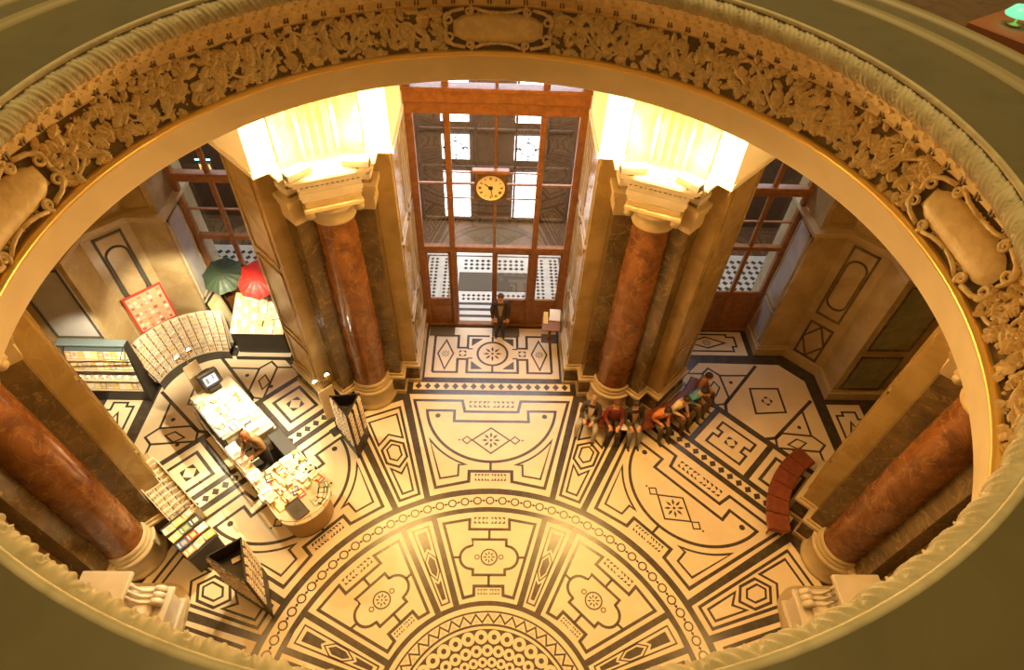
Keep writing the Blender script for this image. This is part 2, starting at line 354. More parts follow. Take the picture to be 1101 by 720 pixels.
# diagonal bays
def bay_diag(th):
    fpoly(th, [(-.78, 8.90), (-.78, 10.23), (.78, 10.23), (.78, 8.90)])
    stroke(th, [(-.53, 9.12), (-.53, 9.48), (-.36, 9.48), (-.36, 9.70), (-.53, 9.70), (-.53, 10.0), (.53, 10.0), (.53, 9.70), (.36, 9.70), (.36, 9.48), (.53, 9.48), (.53, 9.12)], .055)
    fourtri(th, (0, 9.56), .17)
    for q in (-1, 1):
        fpoly(th, [(q*.95, 8.90), (q*.95, 10.26), (q*2.22, 10.26), (q*2.22, 8.90)][::q], 'cream', 1)
        stroke(th, [(q*1.16, 9.12), (q*1.16, 10.02), (q*2.00, 10.02), (q*2.00, 9.12)], .07)
        fourtri(th, (q*1.58, 9.57), .22)
    fpoly(th, [(-2.25, 10.42), (-2.25, 11.4), (-.45, 13.15), (.45, 13.15), (2.25, 11.4), (2.25, 10.42)])
    for q in (-1, 1):
        stroke(th, [(q*.62, 10.36), (q*.82, 10.62), (q*.93, 12.6)], .075, False)
        stroke(th, [(q*1.93, 11.42), (q*1.93, 11.11), (q*1.02, 10.36), (q*.84, 10.60), (q*.87, 10.90), (q*1.53, 11.44)], .05)
        stroke(th, [(q*1.52, 11.10), (q*1.27, 11.03), (q*1.18, 10.68), (q*1.47, 10.76)], .035)
        stroke(th, [(q*1.51, 11.44), (q*.92, 12.05)], .05, False); disc(th, (q*1.13, 11.45), .06)
        disc(th, (q*1.42, 10.48+.12), .06); stroke(th, [(q*1.93, 11.11), (q*2.25, 10.8)], .05, False)
    stroke(th, [(-.60, 11.66), (0, 12.28), (.60, 11.66), (0, 10.98)], .05); fourtri(th, (0, 11.62), .15)
for th in (45, -45): bay_diag(th)
for q in (-1, 1):
    for sw in (False, True):
        f = (lambda x, y: (q*y, x)) if sw else (lambda x, y: (q*x, y))
        def fp(pts, m='cream', lv=1):
            p = [f(*a) for a in pts]; ar = sum(p[i][0]*p[(i+1) % len(p)][1]-p[(i+1) % len(p)][0]*p[i][1] for i in range(len(p)))
            fpoly(0, p if ar < 0 else p[::-1], m, lv)
        fp([(5.9, 9.98), (8.12, 9.98), (8.12, 10.98), (5.9, 10.98)])
        stroke(0, [f(6.05, 10.15), f(7.72, 10.15), f(7.72, 10.35), f(7.85, 10.35), f(7.85, 10.75), f(7.6, 10.75), f(7.6, 10.86), f(6.05, 10.86)], .05)
        stroke(0, [f(6.3, 10.5), f(6.9, 10.75), f(7.5, 10.5), f(6.9, 10.28)], .045); petals(0, f(6.9, 10.5), .16)
# vestibule floor beyond the glazed doors
FL.add([(-22, 11.25, ZL[1]), (22, 11.25, ZL[1]), (22, 17, ZL[1]), (-22, 17, ZL[1])], [(0, 1, 2, 3)], 'white_marble')
for x0, x1 in ((-1.2, 1.2),):
    for y in (11.45, 11.75, 12.02): FL.add([(x0-1, y, ZL[2]), (x1+1, y, ZL[2]), (x1+1, y+.12, ZL[2]), (x0-1, y+.12, ZL[2])], [(0, 1, 2, 3)], 'black')
def diamonds(x0, x1, y0, y1, st):
    nx = max(1, round((x1-x0)/st)); ny = max(1, round((y1-y0)/st)); sx = (x1-x0)/nx; sy = (y1-y0)/ny
    for i in range(nx):
        for j in range(ny):
            x = x0+(i+.5)*sx; y = y0+(j+.5)*sy; k = .42
            FL.add([(x-sx*k, y, ZL[2]), (x, y-sy*k, ZL[2]), (x+sx*k, y, ZL[2]), (x, y+sy*k, ZL[2])], [(0, 1, 2, 3)], 'black')
for sx in (-8.2, 0, 8.2):
    diamonds(sx-1.1, sx+1.1, 12.22, 12.56, .17) if sx == 0 else diamonds(sx-2, sx+2, 11.5, 14.6, .27)
diamonds(-1.1, 1.1, 13.75, 14.35, .2)
for q in (-1, 1):
    for a in (1.45, 1.95): diamonds(min(q*a, q*(a+.34)), max(q*a, q*(a+.34)), 12.0, 14.4, .17)
    stroke(0, [(q*1.36, 12), (q*1.36, 14.5)], .04, False, lv=3); stroke(0, [(q*2.36, 12), (q*2.36, 14.5)], .05, False, lv=3)
stroke(0, [(-2.4, 14.5), (2.4, 14.5)], .05, False, lv=3)
fl = FL.obj('floor'); struct(fl, 'cream marble floor inlaid with black geometric patterns')
dm = MB().bbox(-1.22, 1.18, 12.68, 13.62, .004, .03, 'mat').obj('door_mat'); tag(dm, 'large grey-brown entrance mat lying beyond the glazed doors', 'mat')
dm = MB().bbox(-2.02, -1.22, 10.6, 10.98, .009, .03, 'mat').obj('door_mat'); tag(dm, 'small grey-brown mat at the foot of the left door leaf', 'mat')
dm = MB().bbox(-.02, .85, 10.6, 10.98, .009, .03, 'mat').obj('door_mat'); tag(dm, 'small grey-brown mat under the man at the right door leaf', 'mat')

# ------------------------------------------------------------------ piers, niches, facade
C22, S22 = math.cos(R(22.5)), math.sin(R(22.5)); T22 = math.tan(R(22.5))
def to_loc(x, y): return (x*C22-y*S22, x*S22+y*C22)           # world (front right) -> pier frame
def sym(h):                                                     # mirror a half outline, front-bay side first
    l = [to_loc(*p) for p in h]; return l+[(-u, v) for u, v in l[::-1]]
def prof(d=0., x0=2.2): return sym([(x0-d, 10.25), (x0-d, 8.83-d), (2.6-d, 8.83-d), (2.6-d, 8.41-d), ((8.41-d)*T22-.02, 8.41-d)])
def brown(d=0., back=8.90): return sym([(2.6-d, back), (2.6-d, 8.41-d), ((8.41-d)*T22-.02, 8.41-d)])
def entab(d=0., hw=.60, vf=8.52, back=8.90):
    u = -(hw+d); # meets y = 8.41-d
    yy = 8.41-d; x = (u+yy*S22)/C22
    h = [to_loc(2.6-d, back), to_loc(2.6-d, yy), (u, x*S22+yy*C22), (u, vf-d)]
    return h+[(-a, b) for a, b in h[::-1]]
def make_pier(th, side, col_label):
    T = Tz((0, 0, 0), -R(th))
    root = bpy.data.objects.new('marble_pier', None); COL.objects.link(root); struct(root, 'yellow and brown marble pier %s' % side)
    MB().prism(prof(), .78, 10.9, 'yellow', T).obj('yellow_pilaster', root)
    m = MB(); m.prism(brown(.004, 8.826), .8, 6.62, 'brown', T); m.obj('brown_pilaster', root)
    m = MB(); m.prism(prof(.10), 0, .14, 'stone', T); m.prism(prof(.06), .14, .66, 'brown', T); m.prism(prof(.085), .66, .72, 'stone', T); m.prism(prof(.12), .72, .79, 'stone', T); m.prism(prof(.05), .79, .86, 'stone', T); m.obj('base_moulding', root)
    m = MB()                                                    # capital band, architrave, frieze and cornice over the brown pilasters
    for d, z0, z1 in ((.03, 6.55, 6.62), (.05, 6.62, 6.95), (.09, 6.95, 7.08), (.13, 7.08, 7.2)): m.prism(brown(d), z0, z1, 'stone', T)
    for d, z0, z1 in ((.0, 7.2, 7.30), (.03, 7.30, 7.42), (.0, 7.42, 7.5), (.04, 7.5, 7.55), (.11, 7.62, 7.72), (.17, 7.72, 7.80), (.22, 7.80, 7.86)): m.prism(entab(d), z0, z1, 'white_marble', T)
    m.prism(entab(.02), 7.55, 7.62, 'white_marble', T)
    
    for i in range(13):                                         # dentils
        u = -.60+i*.10; m.box(u-.028, u+.028, 8.52-.08, 8.55, 7.55, 7.62, 'white_marble', T)
    m.obj('entablature', root)
    m = MB(); m.prism(sym([(2.08, 10.25), (2.08, 8.50), (8.50*T22-.02, 8.50)]), 7.98, 10.9, 'white_wall', T); m.prism(sym([(2.04, 10.25), (2.04, 8.44), (8.44*T22-.02, 8.44)]), 7.88, 7.99, 'white_marble', T)
    m.box(-.38, .38, 8.86, 9.4, 7.86, 10.9, 'yellow', T)  # darker yellow paints centre and flutes dimmer than the glaring white sides
    for i in range(5): m.box(-.32+i*.16-.03, -.32+i*.16+.03, 8.80, 8.88, 8.0, 10.6, 'yellow', T)
    m.obj('attic', root)
    m = MB()                                                    # panelled jambs facing the bays
    for s in (-1, 1):
        fb = (s == -1) == (th > 0) and abs(th) < 45
        for (y0, y1) in ((9.0, 10.1),)+(((10.3, 11.0),) if fb else ()):
            a = to_loc(2.2, y0); b = to_loc(2.2, y1)
            for z0, z1 in ((1.05, 2.3), (2.5, 5.0), (5.2, 8.6)):
                for (p0, p1, q0, q1) in ((y0, y1, z0, z0+.07), (y0, y1, z1-.07, z1), (y0, y0+.07, z0, z1), (y1-.07, y1, z0, z1)):
                    A = to_loc(2.2, p0); B = to_loc(2.2, p1); n = (-C22*.03, -S22*.03)
                    vs = []
                    for z in (q0, q1):
                        for (pt, off) in ((A, 0), (B, 0), (B, 1), (A, 1)):
                            u, v = pt[0]+n[0]*off, pt[1]+n[1]*off
                            vs.append(T @ Vector((-s*u if s == 1 else u, v, z)) if s == 1 else T @ Vector((u, v, z)))
                    m.add(vs, [(0, 1, 2, 3), (4, 5, 6, 7), (0, 1, 5, 4), (1, 2, 6, 5), (2, 3, 7, 6), (3, 0, 4, 7)], 'greywhite' if fb else 'yellow')
    m.obj('jamb_panel_frame', root)
    # the free column in front
    c = thing('marble_column', col_label, 'column', T @ Vector((0, 9.05, 0)), -R(th), None)
    MB().lathe([(.0, 0), (.68, 0), (.68, .10), (.64, .14), (.61, .18), (.60, .60), (.64, .64), (.64, .70), (.58, .72), (.53, .72)], 'stone', 48).obj('pedestal', c)
    MB().lathe([(.5, .71), (.56, .72), (.575, .755), (.56, .80), (.535, .82), (.53, .85), (.54, .88), (.53, .92), (.51, .94), (.50, .96), (.44, .97)], 'stone', 48).obj('base', c)
    MB().lathe([(.492, .96), (.485, 1.2), (.482, 3.0), (.465, 4.8), (.44, 6.3), (.44, 6.46)], 'red', 48).obj('shaft', c)
    m = MB(); m.lathe([(.43, 6.44), (.475, 6.46), (.49, 6.50), (.465, 6.54), (.455, 6.58), (.46, 6.68), (.50, 6.74), (.56, 6.82), (.585, 6.90), (.56, 6.95), (.3, 6.97)], 'stone', 40)
    for q in (-1, 1): m.tube([(q*.50, -.50, 6.84), (q*.50, .3, 6.84)], .10, 'stone', 12)
    m.bbox(-.60, .60, -.60, .40, 6.96, 7.06, 'stone', .015); m.bbox(-.56, .56, -.56, .40, 7.06, 7.2, 'stone', .02)
    m.obj('capital', c)
    # floodlights clipped to the cornice, aimed up at the attic
    for s in (-1, 1):
        a = to_loc(2.68, 7.93); a = (-s*abs(a[0]) if s == -1 else abs(a[0]), a[1]); a = (s*abs(to_loc(2.68, 7.93)[0]), to_loc(2.68, 7.93)[1])
        b = (s*abs(to_loc(2.68, 9.1)[0]), to_loc(2.68, 9.1)[1])
        A = T @ Vector((*a, 7.86)); Bv = T @ Vector((*b, 7.86)); d = (Bv-A); rz = math.atan2(d.y, d.x)-PI/2
        lt = thing('floodlight', 'glaring floodlight on the cornice %s, on its %s side' % (side, 'left' if s == -1 else 'right'), 'floodlight', A, rz)
        m = MB(); m.bbox(-.26, .26, -.10, .10, .06, .22, 'darkgrey', .01); m.box(-.03, .03, -.03, .36, .0, .05, 'darkgrey'); m.box(-.03, .03, -.03, .03, .0, .07, 'darkgrey'); m.obj('housing', lt)
        MB().box(-.22, .22, -.07, .07, .221, .235, 'flood').obj('lens', lt)
        p = A+Vector((0, 0, .50))-Vector((d.x, d.y, 0)).normalized()*.12
        point('flood_lamp', p, FLOOD*(1 if abs(th) < 45 else .28), WARM, .12)
    return root
for th, sd, lb in ((22.5, 'right of the glazed doors', 'red marble column behind the occupied bench, right of the doors'),
                   (-22.5, 'left of the glazed doors', 'red marble column behind the card stand, left of the doors'),
                   (67.5, 'beside the empty curved bench', 'dark red marble column above the empty curved bench, far right'),
                   (-67.5, 'beside the carton of cards', 'big red marble column at the far left behind the book table')):
    make_pier(th, sd, lb)

# niche walls of the two diagonal bays
def niche(q, name, lab):
    pl = [(6.26, 9.44), (5.6, 11.12), (5.6, 13.4), (8.4, 13.4)]
    outl = [(8.4, 11.6), (8.4, 10.1), (9.27, 10.1), (10.1, 9.27), (10.1, 8.4), (12.2, 8.4), (12.2, 5.6), (10.9, 5.4)]
    def off(d):
        return [(8.4-d, 11.9), (8.4-d, 10.1-d), (9.27-.414*d, 10.1-d), (10.1-d, 9.27-.414*d), (10.1-d, 8.4-d), (12.6, 8.4-d)]
    root = bpy.data.objects.new(name, None); COL.objects.link(root); struct(root, lab)
    def wall(d, z0, z1, m_, back=.6):
        o = off(d); poly = [(q*x, y) for x, y in o+[(12.6, 11.9)]]
        return (poly if q > 0 else poly[::-1]), z0, z1, m_
    m = MB(); m.prism(*wall(0, 0, 9.6, 'niche')); m.obj('niche_wall', root)
    m = MB(); m.prism(*wall(.10, 0, .30, 'stone')); m.prism(*wall(.05, .30, .38, 'stone'))
    for d, z0, z1 in ((.05, 4.72, 4.80), (.12, 4.80, 4.88), (.2, 4.88, 4.98)): m.prism(*wall(d, z0, z1, 'stone'))
    m.obj('cornice', root)
    # pale marble cladding of the door reveal and of the far recess
    m = MB()
    def slab(x0, x1, y0, y1, z0, z1, mm): m.box(min(q*x0, q*x1), max(q*x0, q*x1), y0, y1, z0, z1, mm)
    for z0, z1 in ((.42, 1.7), (1.85, 4.65)):
        slab(8.375, 8.4, 10.22, 11.0, z0, z1, 'greywhite')
        for a in ((10.22, 10.28), (10.94, 11.0)): slab(8.35, 8.375, a[0], a[1], z0, z1, 'stone')
        for a in ((z0, z0+.06), (z1-.06, z1)): slab(8.35, 8.376, 10.22, 11.0, a[0], a[1], 'stone')
    m.obj('reveal_panel', root)
    m = MB()
    gm = 'green_m' if q > 0 else 'greywhite'
    for z0, z1 in ((.45, 1.95), (2.2, 4.6)):
        slab(10.25, 11.45, 8.375, 8.4, z0, z1, gm)
        for a in ((10.25, 10.31), (11.39, 11.45)): slab(a[0], a[1], 8.35, 8.376, z0, z1, 'brown' if q > 0 else 'darkgrey')
        for a in ((z0, z0+.06), (z1-.06, z1)): slab(10.25, 11.45, 8.349, 8.377, a[0], a[1], 'brown' if q > 0 else 'darkgrey')
    m.obj('recess_panel', root)
    # oval and lozenge panel on the diagonal wall
    cx, cy = 9.685, 9.685; m = MB(); dr = 'brown' if q > 0 else 'darkgrey'
    def P(u, z, d): # u along wall, d toward the hall
        x = cx+u*.70711-d*.70711; y = cy-u*.70711-d*.70711; return (q*x, y, z)
    def bar(pts, w, mm, dd=.028, closed=True):
        n = len(pts)
        for i in range(n if closed else n-1):
            a = Vector(pts[i]); b = Vector(pts[(i+1) % n]); t = (b-a).normalized(); nn = Vector((-t.y, t.x))*w/2; a2 = a-t*w/2; b2 = b+t*w/2
            c = [a2+nn, b2+nn, b2-nn, a2-nn]; vs = [P(p.x, p.y, -.01) for p in c]+[P(p.x, p.y, dd) for p in c]
            m.add(vs, [(0, 1, 2, 3), (4, 5, 6, 7), (0, 1, 5, 4), (1, 2, 6, 5), (2, 3, 7, 6), (3, 0, 4, 7)], mm)
    h = .33
    bar([(-h, 2.12), (h, 2.12), (h, 4.58), (-h, 4.58)], .065, dr)
    ov = [(h*.8*math.cos(t), 3.95+h*.8*math.sin(t)) for t in [PI*i/10 for i in range(11)]]+[(h*.8*math.cos(t), 2.75+h*.8*math.sin(t)) for t in [PI+PI*i/10 for i in range(11)]]
    bar(ov, .05, dr)
    bar([(-h, .42), (h, .42), (h, 1.74), (-h, 1.74)], .065, dr); bar([(0, .46), (h, 1.08), (0, 1.70), (-h, 1.08)], .05, dr)
    m.obj('inlaid_panel', root)
    # coffered blocks above the cornice
    m = MB()
    for z0, z1 in ((5.2, 6.3), (6.6, 8.2)):
        for a in ((8.55, 9.15),): slab(a[0], a[1], 10.04, 10.1, z0, z1, 'yellow')
    for z0, z1 in ((5.25, 6.2), (6.5, 8.2)):
        bar([(-h, z0), (h, z0), (h, z1), (-h, z1)], .09, 'stone', .05)
    m.obj('upper_coffer', root)
    # recess wall at the far side
    m = MB(); m.box(min(q*12.2, q*12.6), max(q*12.2, q*12.6), 4.6, 8.4, 0, 9.6, 'yellow'); m.obj('recess_wall', root)
niche(1, 'wall_right', 'yellow marble niche wall with oval inlaid panel, right diagonal bay')
niche(-1, 'wall_left', 'yellow marble niche wall with oval inlaid panel, left diagonal bay')

# timber facades
def bars(m, xs, zs, x0, x1, z0, z1, y, w, d, mm='wood'):
    for x, ww in xs: m.bbox(x-ww/2, x+ww/2, y-d/2, y+d/2, z0, z1, mm, .012)
    for z, ww in zs: m.bbox(x0, x1, y-d*.55, y+d*.55, z-ww/2, z+ww/2, mm, .012)
Y0 = 11.12
dr = bpy.data.objects.new('door_1', None); COL.objects.link(dr); struct(dr, 'tall oak framed glazed front of the main entrance')
m = MB(); bars(m, [(-2.10, .22), (2.10, .22), (-1.19, .15), (1.14, .15)], [(3.22, .20), (.06, .1), (7.50, .30), (10.4, .3)], -2.2, 2.2, 0, 10.6, Y0, 0, .16)
m.bbox(-2.2, 2.2, Y0-.16, Y0+.16, 7.66, 8.0, 'wood', .02); m.bbox(-2.2, 2.2, Y0-.22, Y0+.1, 7.96, 8.05, 'wood', .01)
m.bbox(-.035, .035, Y0-.05, Y0+.05, 3.3, 10.6, 'wood', .008)
m.bbox(-2.1, 2.1, Y0-.04, Y0+.04, 5.37, 5.42, 'wood', .008); m.obj('timber_frame', dr)
m = MB()
for x0, x1 in ((-2.02, -1.25), (-1.13, -.02), (.02, 1.08), (1.20, 2.02)): m.box(x0, x1, Y0-.012, Y0+.012, 3.3, 7.45, 'glass'); m.box(x0, x1, Y0-.012, Y0+.012, 8.03, 10.3, 'glass')
m.obj('upper_glazing', dr)
def leaf(x0, x1, name='door_leaf'):
    a = MB(); a.bbox(0, x1-x0, -.03, .03, .05, 1.10, 'wood', .01)
    w = x1-x0
    a.bbox(.10, w-.10, -.045, -.02, .22, .92, 'wood', .015)
    for p, q in ((0, .07), (w-.07, w)): a.bbox(p, q, -.035, .035, 1.05, 3.12, 'wood', .01)
    a.bbox(0, w, -.035, .035, 3.03, 3.12, 'wood', .01); a.bbox(0, w, -.04, .04, 1.06, 1.20, 'wood', .01)
    o = a.obj(name, dr)
    gl_ = MB().box(.07, w-.07, -.01, .01, 1.2, 3.03, 'glass').obj('glazing', o)
    h_ = MB(); h_.tube([(w-.10, -.09, 1.15), (w-.10, -.09, 1.55)], .014, 'brass', 8); h_.tube([(w-.10, -.09, 1.18), (w-.10, 0, 1.18)], .01, 'brass', 6); h_.tube([(w-.10, -.09, 1.52), (w-.10, 0, 1.52)], .01, 'brass', 6); h_.obj('push_handle', o)
    return o
o = leaf(-2.0, -1.27); o.location = (-2.0, Y0, 0)
o = leaf(1.21, 2.0); o.location = (1.21, Y0, 0)
o = leaf(.03, 1.07); o.location = (.03, Y0, 0)
o = leaf(-1.12, -.03); o.location = (-1.12, Y0+.04, 0); o.rotation_euler[2] = R(98)     # the open leaf swung into the vestibule
MB().bbox(-.05, .03, Y0-.05, Y0+.05, 0, 3.15, 'wood', .01).obj('meeting_post', dr)
def side_door(cx, x0, x1, name, lab, ph):
    d = bpy.data.objects.new(name, None); COL.objects.link(d); struct(d, lab)
    m = MB(); w = (x1-x0)
    m.bbox(x0, x0+.14, Y0-.08, Y0+.08, 0, 9, 'wood', .012); m.bbox(x1-.14, x1, Y0-.08, Y0+.08, 0, 9, 'wood', .012)
    for xx in (x0+w/3, x0+2*w/3): m.bbox(xx-.06, xx+.06, Y0-.06, Y0+.06, 0, 9, 'wood', .012)
    for z, hh in ((3.48, .14), (5.36, .16), (.06, .1)): m.bbox(x0, x1, Y0-.09, Y0+.09, z-hh/2, z+hh/2, 'wood', .012)
    m.bbox(x0, x1, Y0-.14, Y0+.1, 5.44, 5.56, 'wood', .012); m.bbox(x0, x1, Y0-.04, Y0+.04, 4.38, 4.42, 'wood', .006)
    m.obj('timber_frame', d)
    m = MB(); m.bbox(x0+.14, x1-.14, Y0-.04, Y0+.04, .1, 1.72, 'wood', .01)
    for i in range(3): a = x0+w*i/3; m.bbox(a+.18, a+w/3-.18, Y0-.06, Y0-.03, .35, 1.5, 'wood', .015)
    m.obj('door_panel', d)
    m = MB()
    for i in range(3): a = x0+w*i/3; m.box(a+.08, a+w/3-.08, Y0-.01, Y0+.01, 1.72, 3.42, 'glass'); m.box(a+.08, a+w/3-.08, Y0-.01, Y0+.01, 3.55, 5.28, 'glass'); m.box(a+.08, a+w/3-.08, Y0-.01, Y0+.01, 5.6, 9, 'glass')
    m.obj('glazing', d)
side_door(7, 5.3, 8.36, 'door_2', 'oak framed glazed side door in the right diagonal bay', 1)
side_door(-7, -8.36, -5.3, 'door_3', 'oak framed glazed side door in the left diagonal bay', -1)
# wall above and between the glazed fronts
m = MB(); 
for q in (-1, 1):
    pl = [(q*2.2, 10.2), (q*2.2, 11.5), (q*5.28, 11.5), (q*5.28, 9.0), (q*4.9, 9.15)]; m.prism(pl if q < 0 else pl[::-1], 0, 10.8, 'niche')
    pl = [(q*2.1, 10.2), (q*2.1, 11.2), (q*2.4, 11.2), (q*2.4, 10.2)]; m.prism(pl if q < 0 else pl[::-1], 0, .14, 'stone'); m.prism(pl if q < 0 else pl[::-1], .66, .79, 'stone')
m.obj('wall_front')['kind'] = 'structure'
# vestibule: back wall with daylit windows
bk = bpy.data.objects.new('wall_back', None); COL.objects.link(bk); struct(bk, 'dark vestibule wall pierced by two tall daylit windows')
m = MB(); m.box(-14, 14, 16.52, 16.9, -.5, 12, 'darkwood')
for sx in (-1.22, 1.22):
    for a in (-.68, .68): m.bbox(sx+a*.78-.04, sx+a*.78+.04, 16.44, 16.52, .2, 5.8, 'darkwood', .01)
for z in (.2, 2.45, 3.9, 5.8): m.bbox(-2.6, 2.6, 16.44, 16.52, z-.05, z+.05, 'darkwood', .01)
m.obj('timber_wall', bk)
m = MB()                                                     # dark fan on the floor side
wn = 0
for sx in (-1.22, 1.12):
    wn += 1
    for (x0, x1) in ((sx-.34, sx+.30), ): pass
    segs = [(.30, .92), (.98, 1.52), (1.58, 2.24), (2.76, 3.67), (4.18, 4.53), (5.16, 5.57)]
    win = bpy.data.objects.new('window_%d' % wn, None); COL.objects.link(win); struct(win, 'daylit vestibule window seen %s of the clock' % ('left' if sx < 0 else 'right'))
    inner = 1 if sx < 0 else -1
    xa, xb = (-1.86, -.92) if sx < 0 else (.64, 1.58)
    p = MB(); fr_ = MB()
    for z0, z1 in segs:
        p.box(xa, xb, 16.46, 16.51, z0, z1, 'day')
        for k in range(1, 4): xx = xa+(xb-xa)*k/4; fr_.box(xx-.008, xx+.008, 16.44, 16.46, z0, z1, 'darkgrey')
        fr_.box(xa, xb, 16.44, 16.46, (z0+z1)/2-.008, (z0+z1)/2+.008, 'darkgrey')
    cx = (xa+xb)/2                                            # wrought iron rings in the middle light
    def ringb(c, r, w=.018):
        fr_.tube([(c[0]+r*math.cos(t), 16.43, c[1]+r*math.sin(t)) for t in [2*PI*i/20 for i in range(21)]], w, 'dark', 5)
    ringb((cx, 3.2), .25); ringb((cx, 3.54), .07); ringb((cx, 2.88), .07); ringb((cx-.34, 3.2), .07); ringb((cx+.34, 3.2), .07)
    for t in range(8): a = t*PI/4; fr_.tube([(cx+.25*math.cos(a), 16.43, 3.2+.25*math.sin(a)), (cx+.46*math.cos(a), 16.43, 3.2+.44*math.sin(a))], .014, 'dark', 5)
    p.obj('daylit_pane', win); fr_.obj('iron_lattice', win)
# dark slab with radial ribs over the far end of the vestibule floor
m = MB(); m.box(-14, 14, 14.85, 16.5, .004, .05, 'darkwood')
for i in range(25):
    a = R(-84+7*i); m.box(-.02, .02, .25, 1.6, .05, .065, 'mat', Tz((0, 14.85, 0), -a*.62) )
m.obj('trim_5')['kind'] = 'structure'
# hall vault, bay ceilings and the shaft of the oculus
m = MB(); m.lathe([(2.62, 13.1), (2.62, 12.3), (2.45, 12.3), (2.9, 12.2), (5.5, 11.6), (8.7, 10.8), (13.5, 10.8), (16, 10.8)], 'plaster', 64)
o = m.obj('ceiling'); struct(o, 'pale vaulted ceiling under the round opening')
m = MB(); m.box(-14, 14, 11.5, 17, 9.4, 9.6, 'plaster'); o = m.obj('ceiling_vestibule'); o.name = 'ceiling'; struct(o, 'vestibule ceiling')
m = MB()
for a, b in ((-12.6, -12.2), ): m.box(a, b, -12, 5, 0, 10.8, 'yellow')
m.box(12.2, 12.6, -12, 5, 0, 10.8, 'yellow'); m.box(-12.6, 12.6, -12.4, -12, 0, 10.8, 'yellow'); o = m.obj('wall_rear'); struct(o)

# ------------------------------------------------------------------ parapet of the round opening
rim = bpy.data.objects.new('trim_1', None); COL.objects.link(rim); struct(rim, 'round marble parapet with gilded foliage frieze around the opening')
m = MB(); m.lathe([(2.13, 13.245), (2.60, 13.25)], 'olive', 160); m.lathe([(2.70, 13.245), (2.92, 13.225)], 'olive', 160); m.lathe([(3.09, 13.16), (3.12, 12.45)], 'olive', 160); m.obj('coping', rim)
m = MB(); m.lathe([(2.59, 13.25), (2.605, 13.268), (2.63, 13.275), (2.655, 13.262), (2.66, 13.25), (2.67, 13.25), (2.675, 13.258), (2.70, 13.255), (2.705, 13.245)], 'olive_light', 160)
m.lathe([(2.91, 13.225), (2.925, 13.245), (2.96, 13.25), (2.985, 13.235), (3.0, 13.22), (3.02, 13.225), (3.05, 13.215), (3.07, 13.19), (3.09, 13.16)], 'olive_light', 160); m.obj('coping_moulding', rim)
m = MB(); m.lathe([(2.132, 13.238), (2.130, 13.246), (2.122, 13.251), (2.112, 13.248), (2.107, 13.240), (2.110, 13.225)], 'rope', 192); m.obj('coping_bead', rim)
# leaf-and-ribbon torus
NB = 96; NA = NB*28; NS = 18; vs = []; fs = []
for i in range(NA):
    a = 2*PI*i/NA
    for j in range(NS+1):
        t = R(-75+155*j/NS)                                   # section angle, 0 = towards the hall
        ph = (a*NB/(2*PI) + .55*j/NS) % 1.0                   # slanted pattern
        if ph < .22:                                          # ribbon with a row of pearls
            q = ph/.22; r = .098+.012*math.exp(-((q-.12)/.10)**2)+.012*math.exp(-((q-.88)/.10)**2)
            pz = (j/NS*11) % 1.0; r += .022*max(0, 1-((q-.5)/.30)**2-((pz-.5)/.45)**2)
        else:
            q = (ph-.22)/.78; r = .106+.010*math.sin(PI*q)+.0075*math.cos(q*PI*6+j*.12)*(1-.3*q)-.010*(1 if q > .93 else 0)
        vs.append(((2.142-r*.64*math.cos(t))*math.sin(a), (2.142-r*.64*math.cos(t))*math.cos(a), 13.163+r*.56*math.sin(t)))
q = NS+1
for i in range(NA):
    k = (i+1) % NA
    for j in range(NS): fs.append((i*q+j, i*q+j+1, k*q+j+1, k*q+j))
MB().add(vs, fs, 'rope', True).obj('leaf_torus', rim)
# egg-and-dart and leaf tongue band
m = MB(); m.lathe([(2.125, 13.125), (2.128, 13.105), (2.15, 13.10), (2.16, 13.08), (2.185, 13.07), (2.205, 13.05), (2.235, 13.02), (2.25, 12.995), (2.275, 12.985), (2.285, 12.965), (2.315, 12.955), (2.325, 12.925), (2.345, 12.915), (2.36, 12.90), (2.362, 12.885), (2.385, 12.875), (2.395, 12.86)], 'relief', 192)
for i in range(112):
    a = 2*PI*(i+.5)/112
    for d in (-.0045, .0045):
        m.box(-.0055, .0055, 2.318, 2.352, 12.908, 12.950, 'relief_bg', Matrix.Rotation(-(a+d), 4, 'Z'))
for i in range(320):
    a = 2*PI*i/320; s = math.sin(a); c = math.cos(a)
    m.ball((2.278*s, 2.278*c, 12.985), .013, 'relief', 3)
    if i % 2 == 0: m.ball((2.228*s, 2.228*c, 13.028), .024, 'relief', 3, sz=.8); m.ball((2.185*s, 2.185*c, 13.066), .013, 'relief', 3)
m.obj('egg_and_dart', rim)
# frieze ground
RT, ZT, RB, ZB = 2.40, 12.862, 2.300, 12.60
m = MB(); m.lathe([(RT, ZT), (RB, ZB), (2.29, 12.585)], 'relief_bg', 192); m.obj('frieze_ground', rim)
m = MB(); m.lathe([(2.30, 12.597), (2.275, 12.60), (2.258, 12.592), (2.253, 12.577), (2.262, 12.562), (2.275, 12.557)], 'gold', 192); m.obj('gilded_fillet', rim)
m = MB(); m.lathe([(2.275, 12.560), (2.283, 12.545), (2.289, 12.50), (2.312, 12.36), (2.325, 12.345), (2.64, 12.29)], 'soffit', 192); m.obj('soffit_band', rim)
def fr_pt(a, t, h=0.):                                       # a in radians, t 0 bottom..1 top, h towards the opening
    r = RB+(RT-RB)*t; z = ZB+(ZT-ZB)*t; L = math.hypot(RT-RB, ZT-ZB)
    nr, nz = -(ZT-ZB)/L, (RT-RB)/L
    r += nr*h; z += nz*h
    return Vector((r*math.sin(a), r*math.cos(a), z))
HF = .28
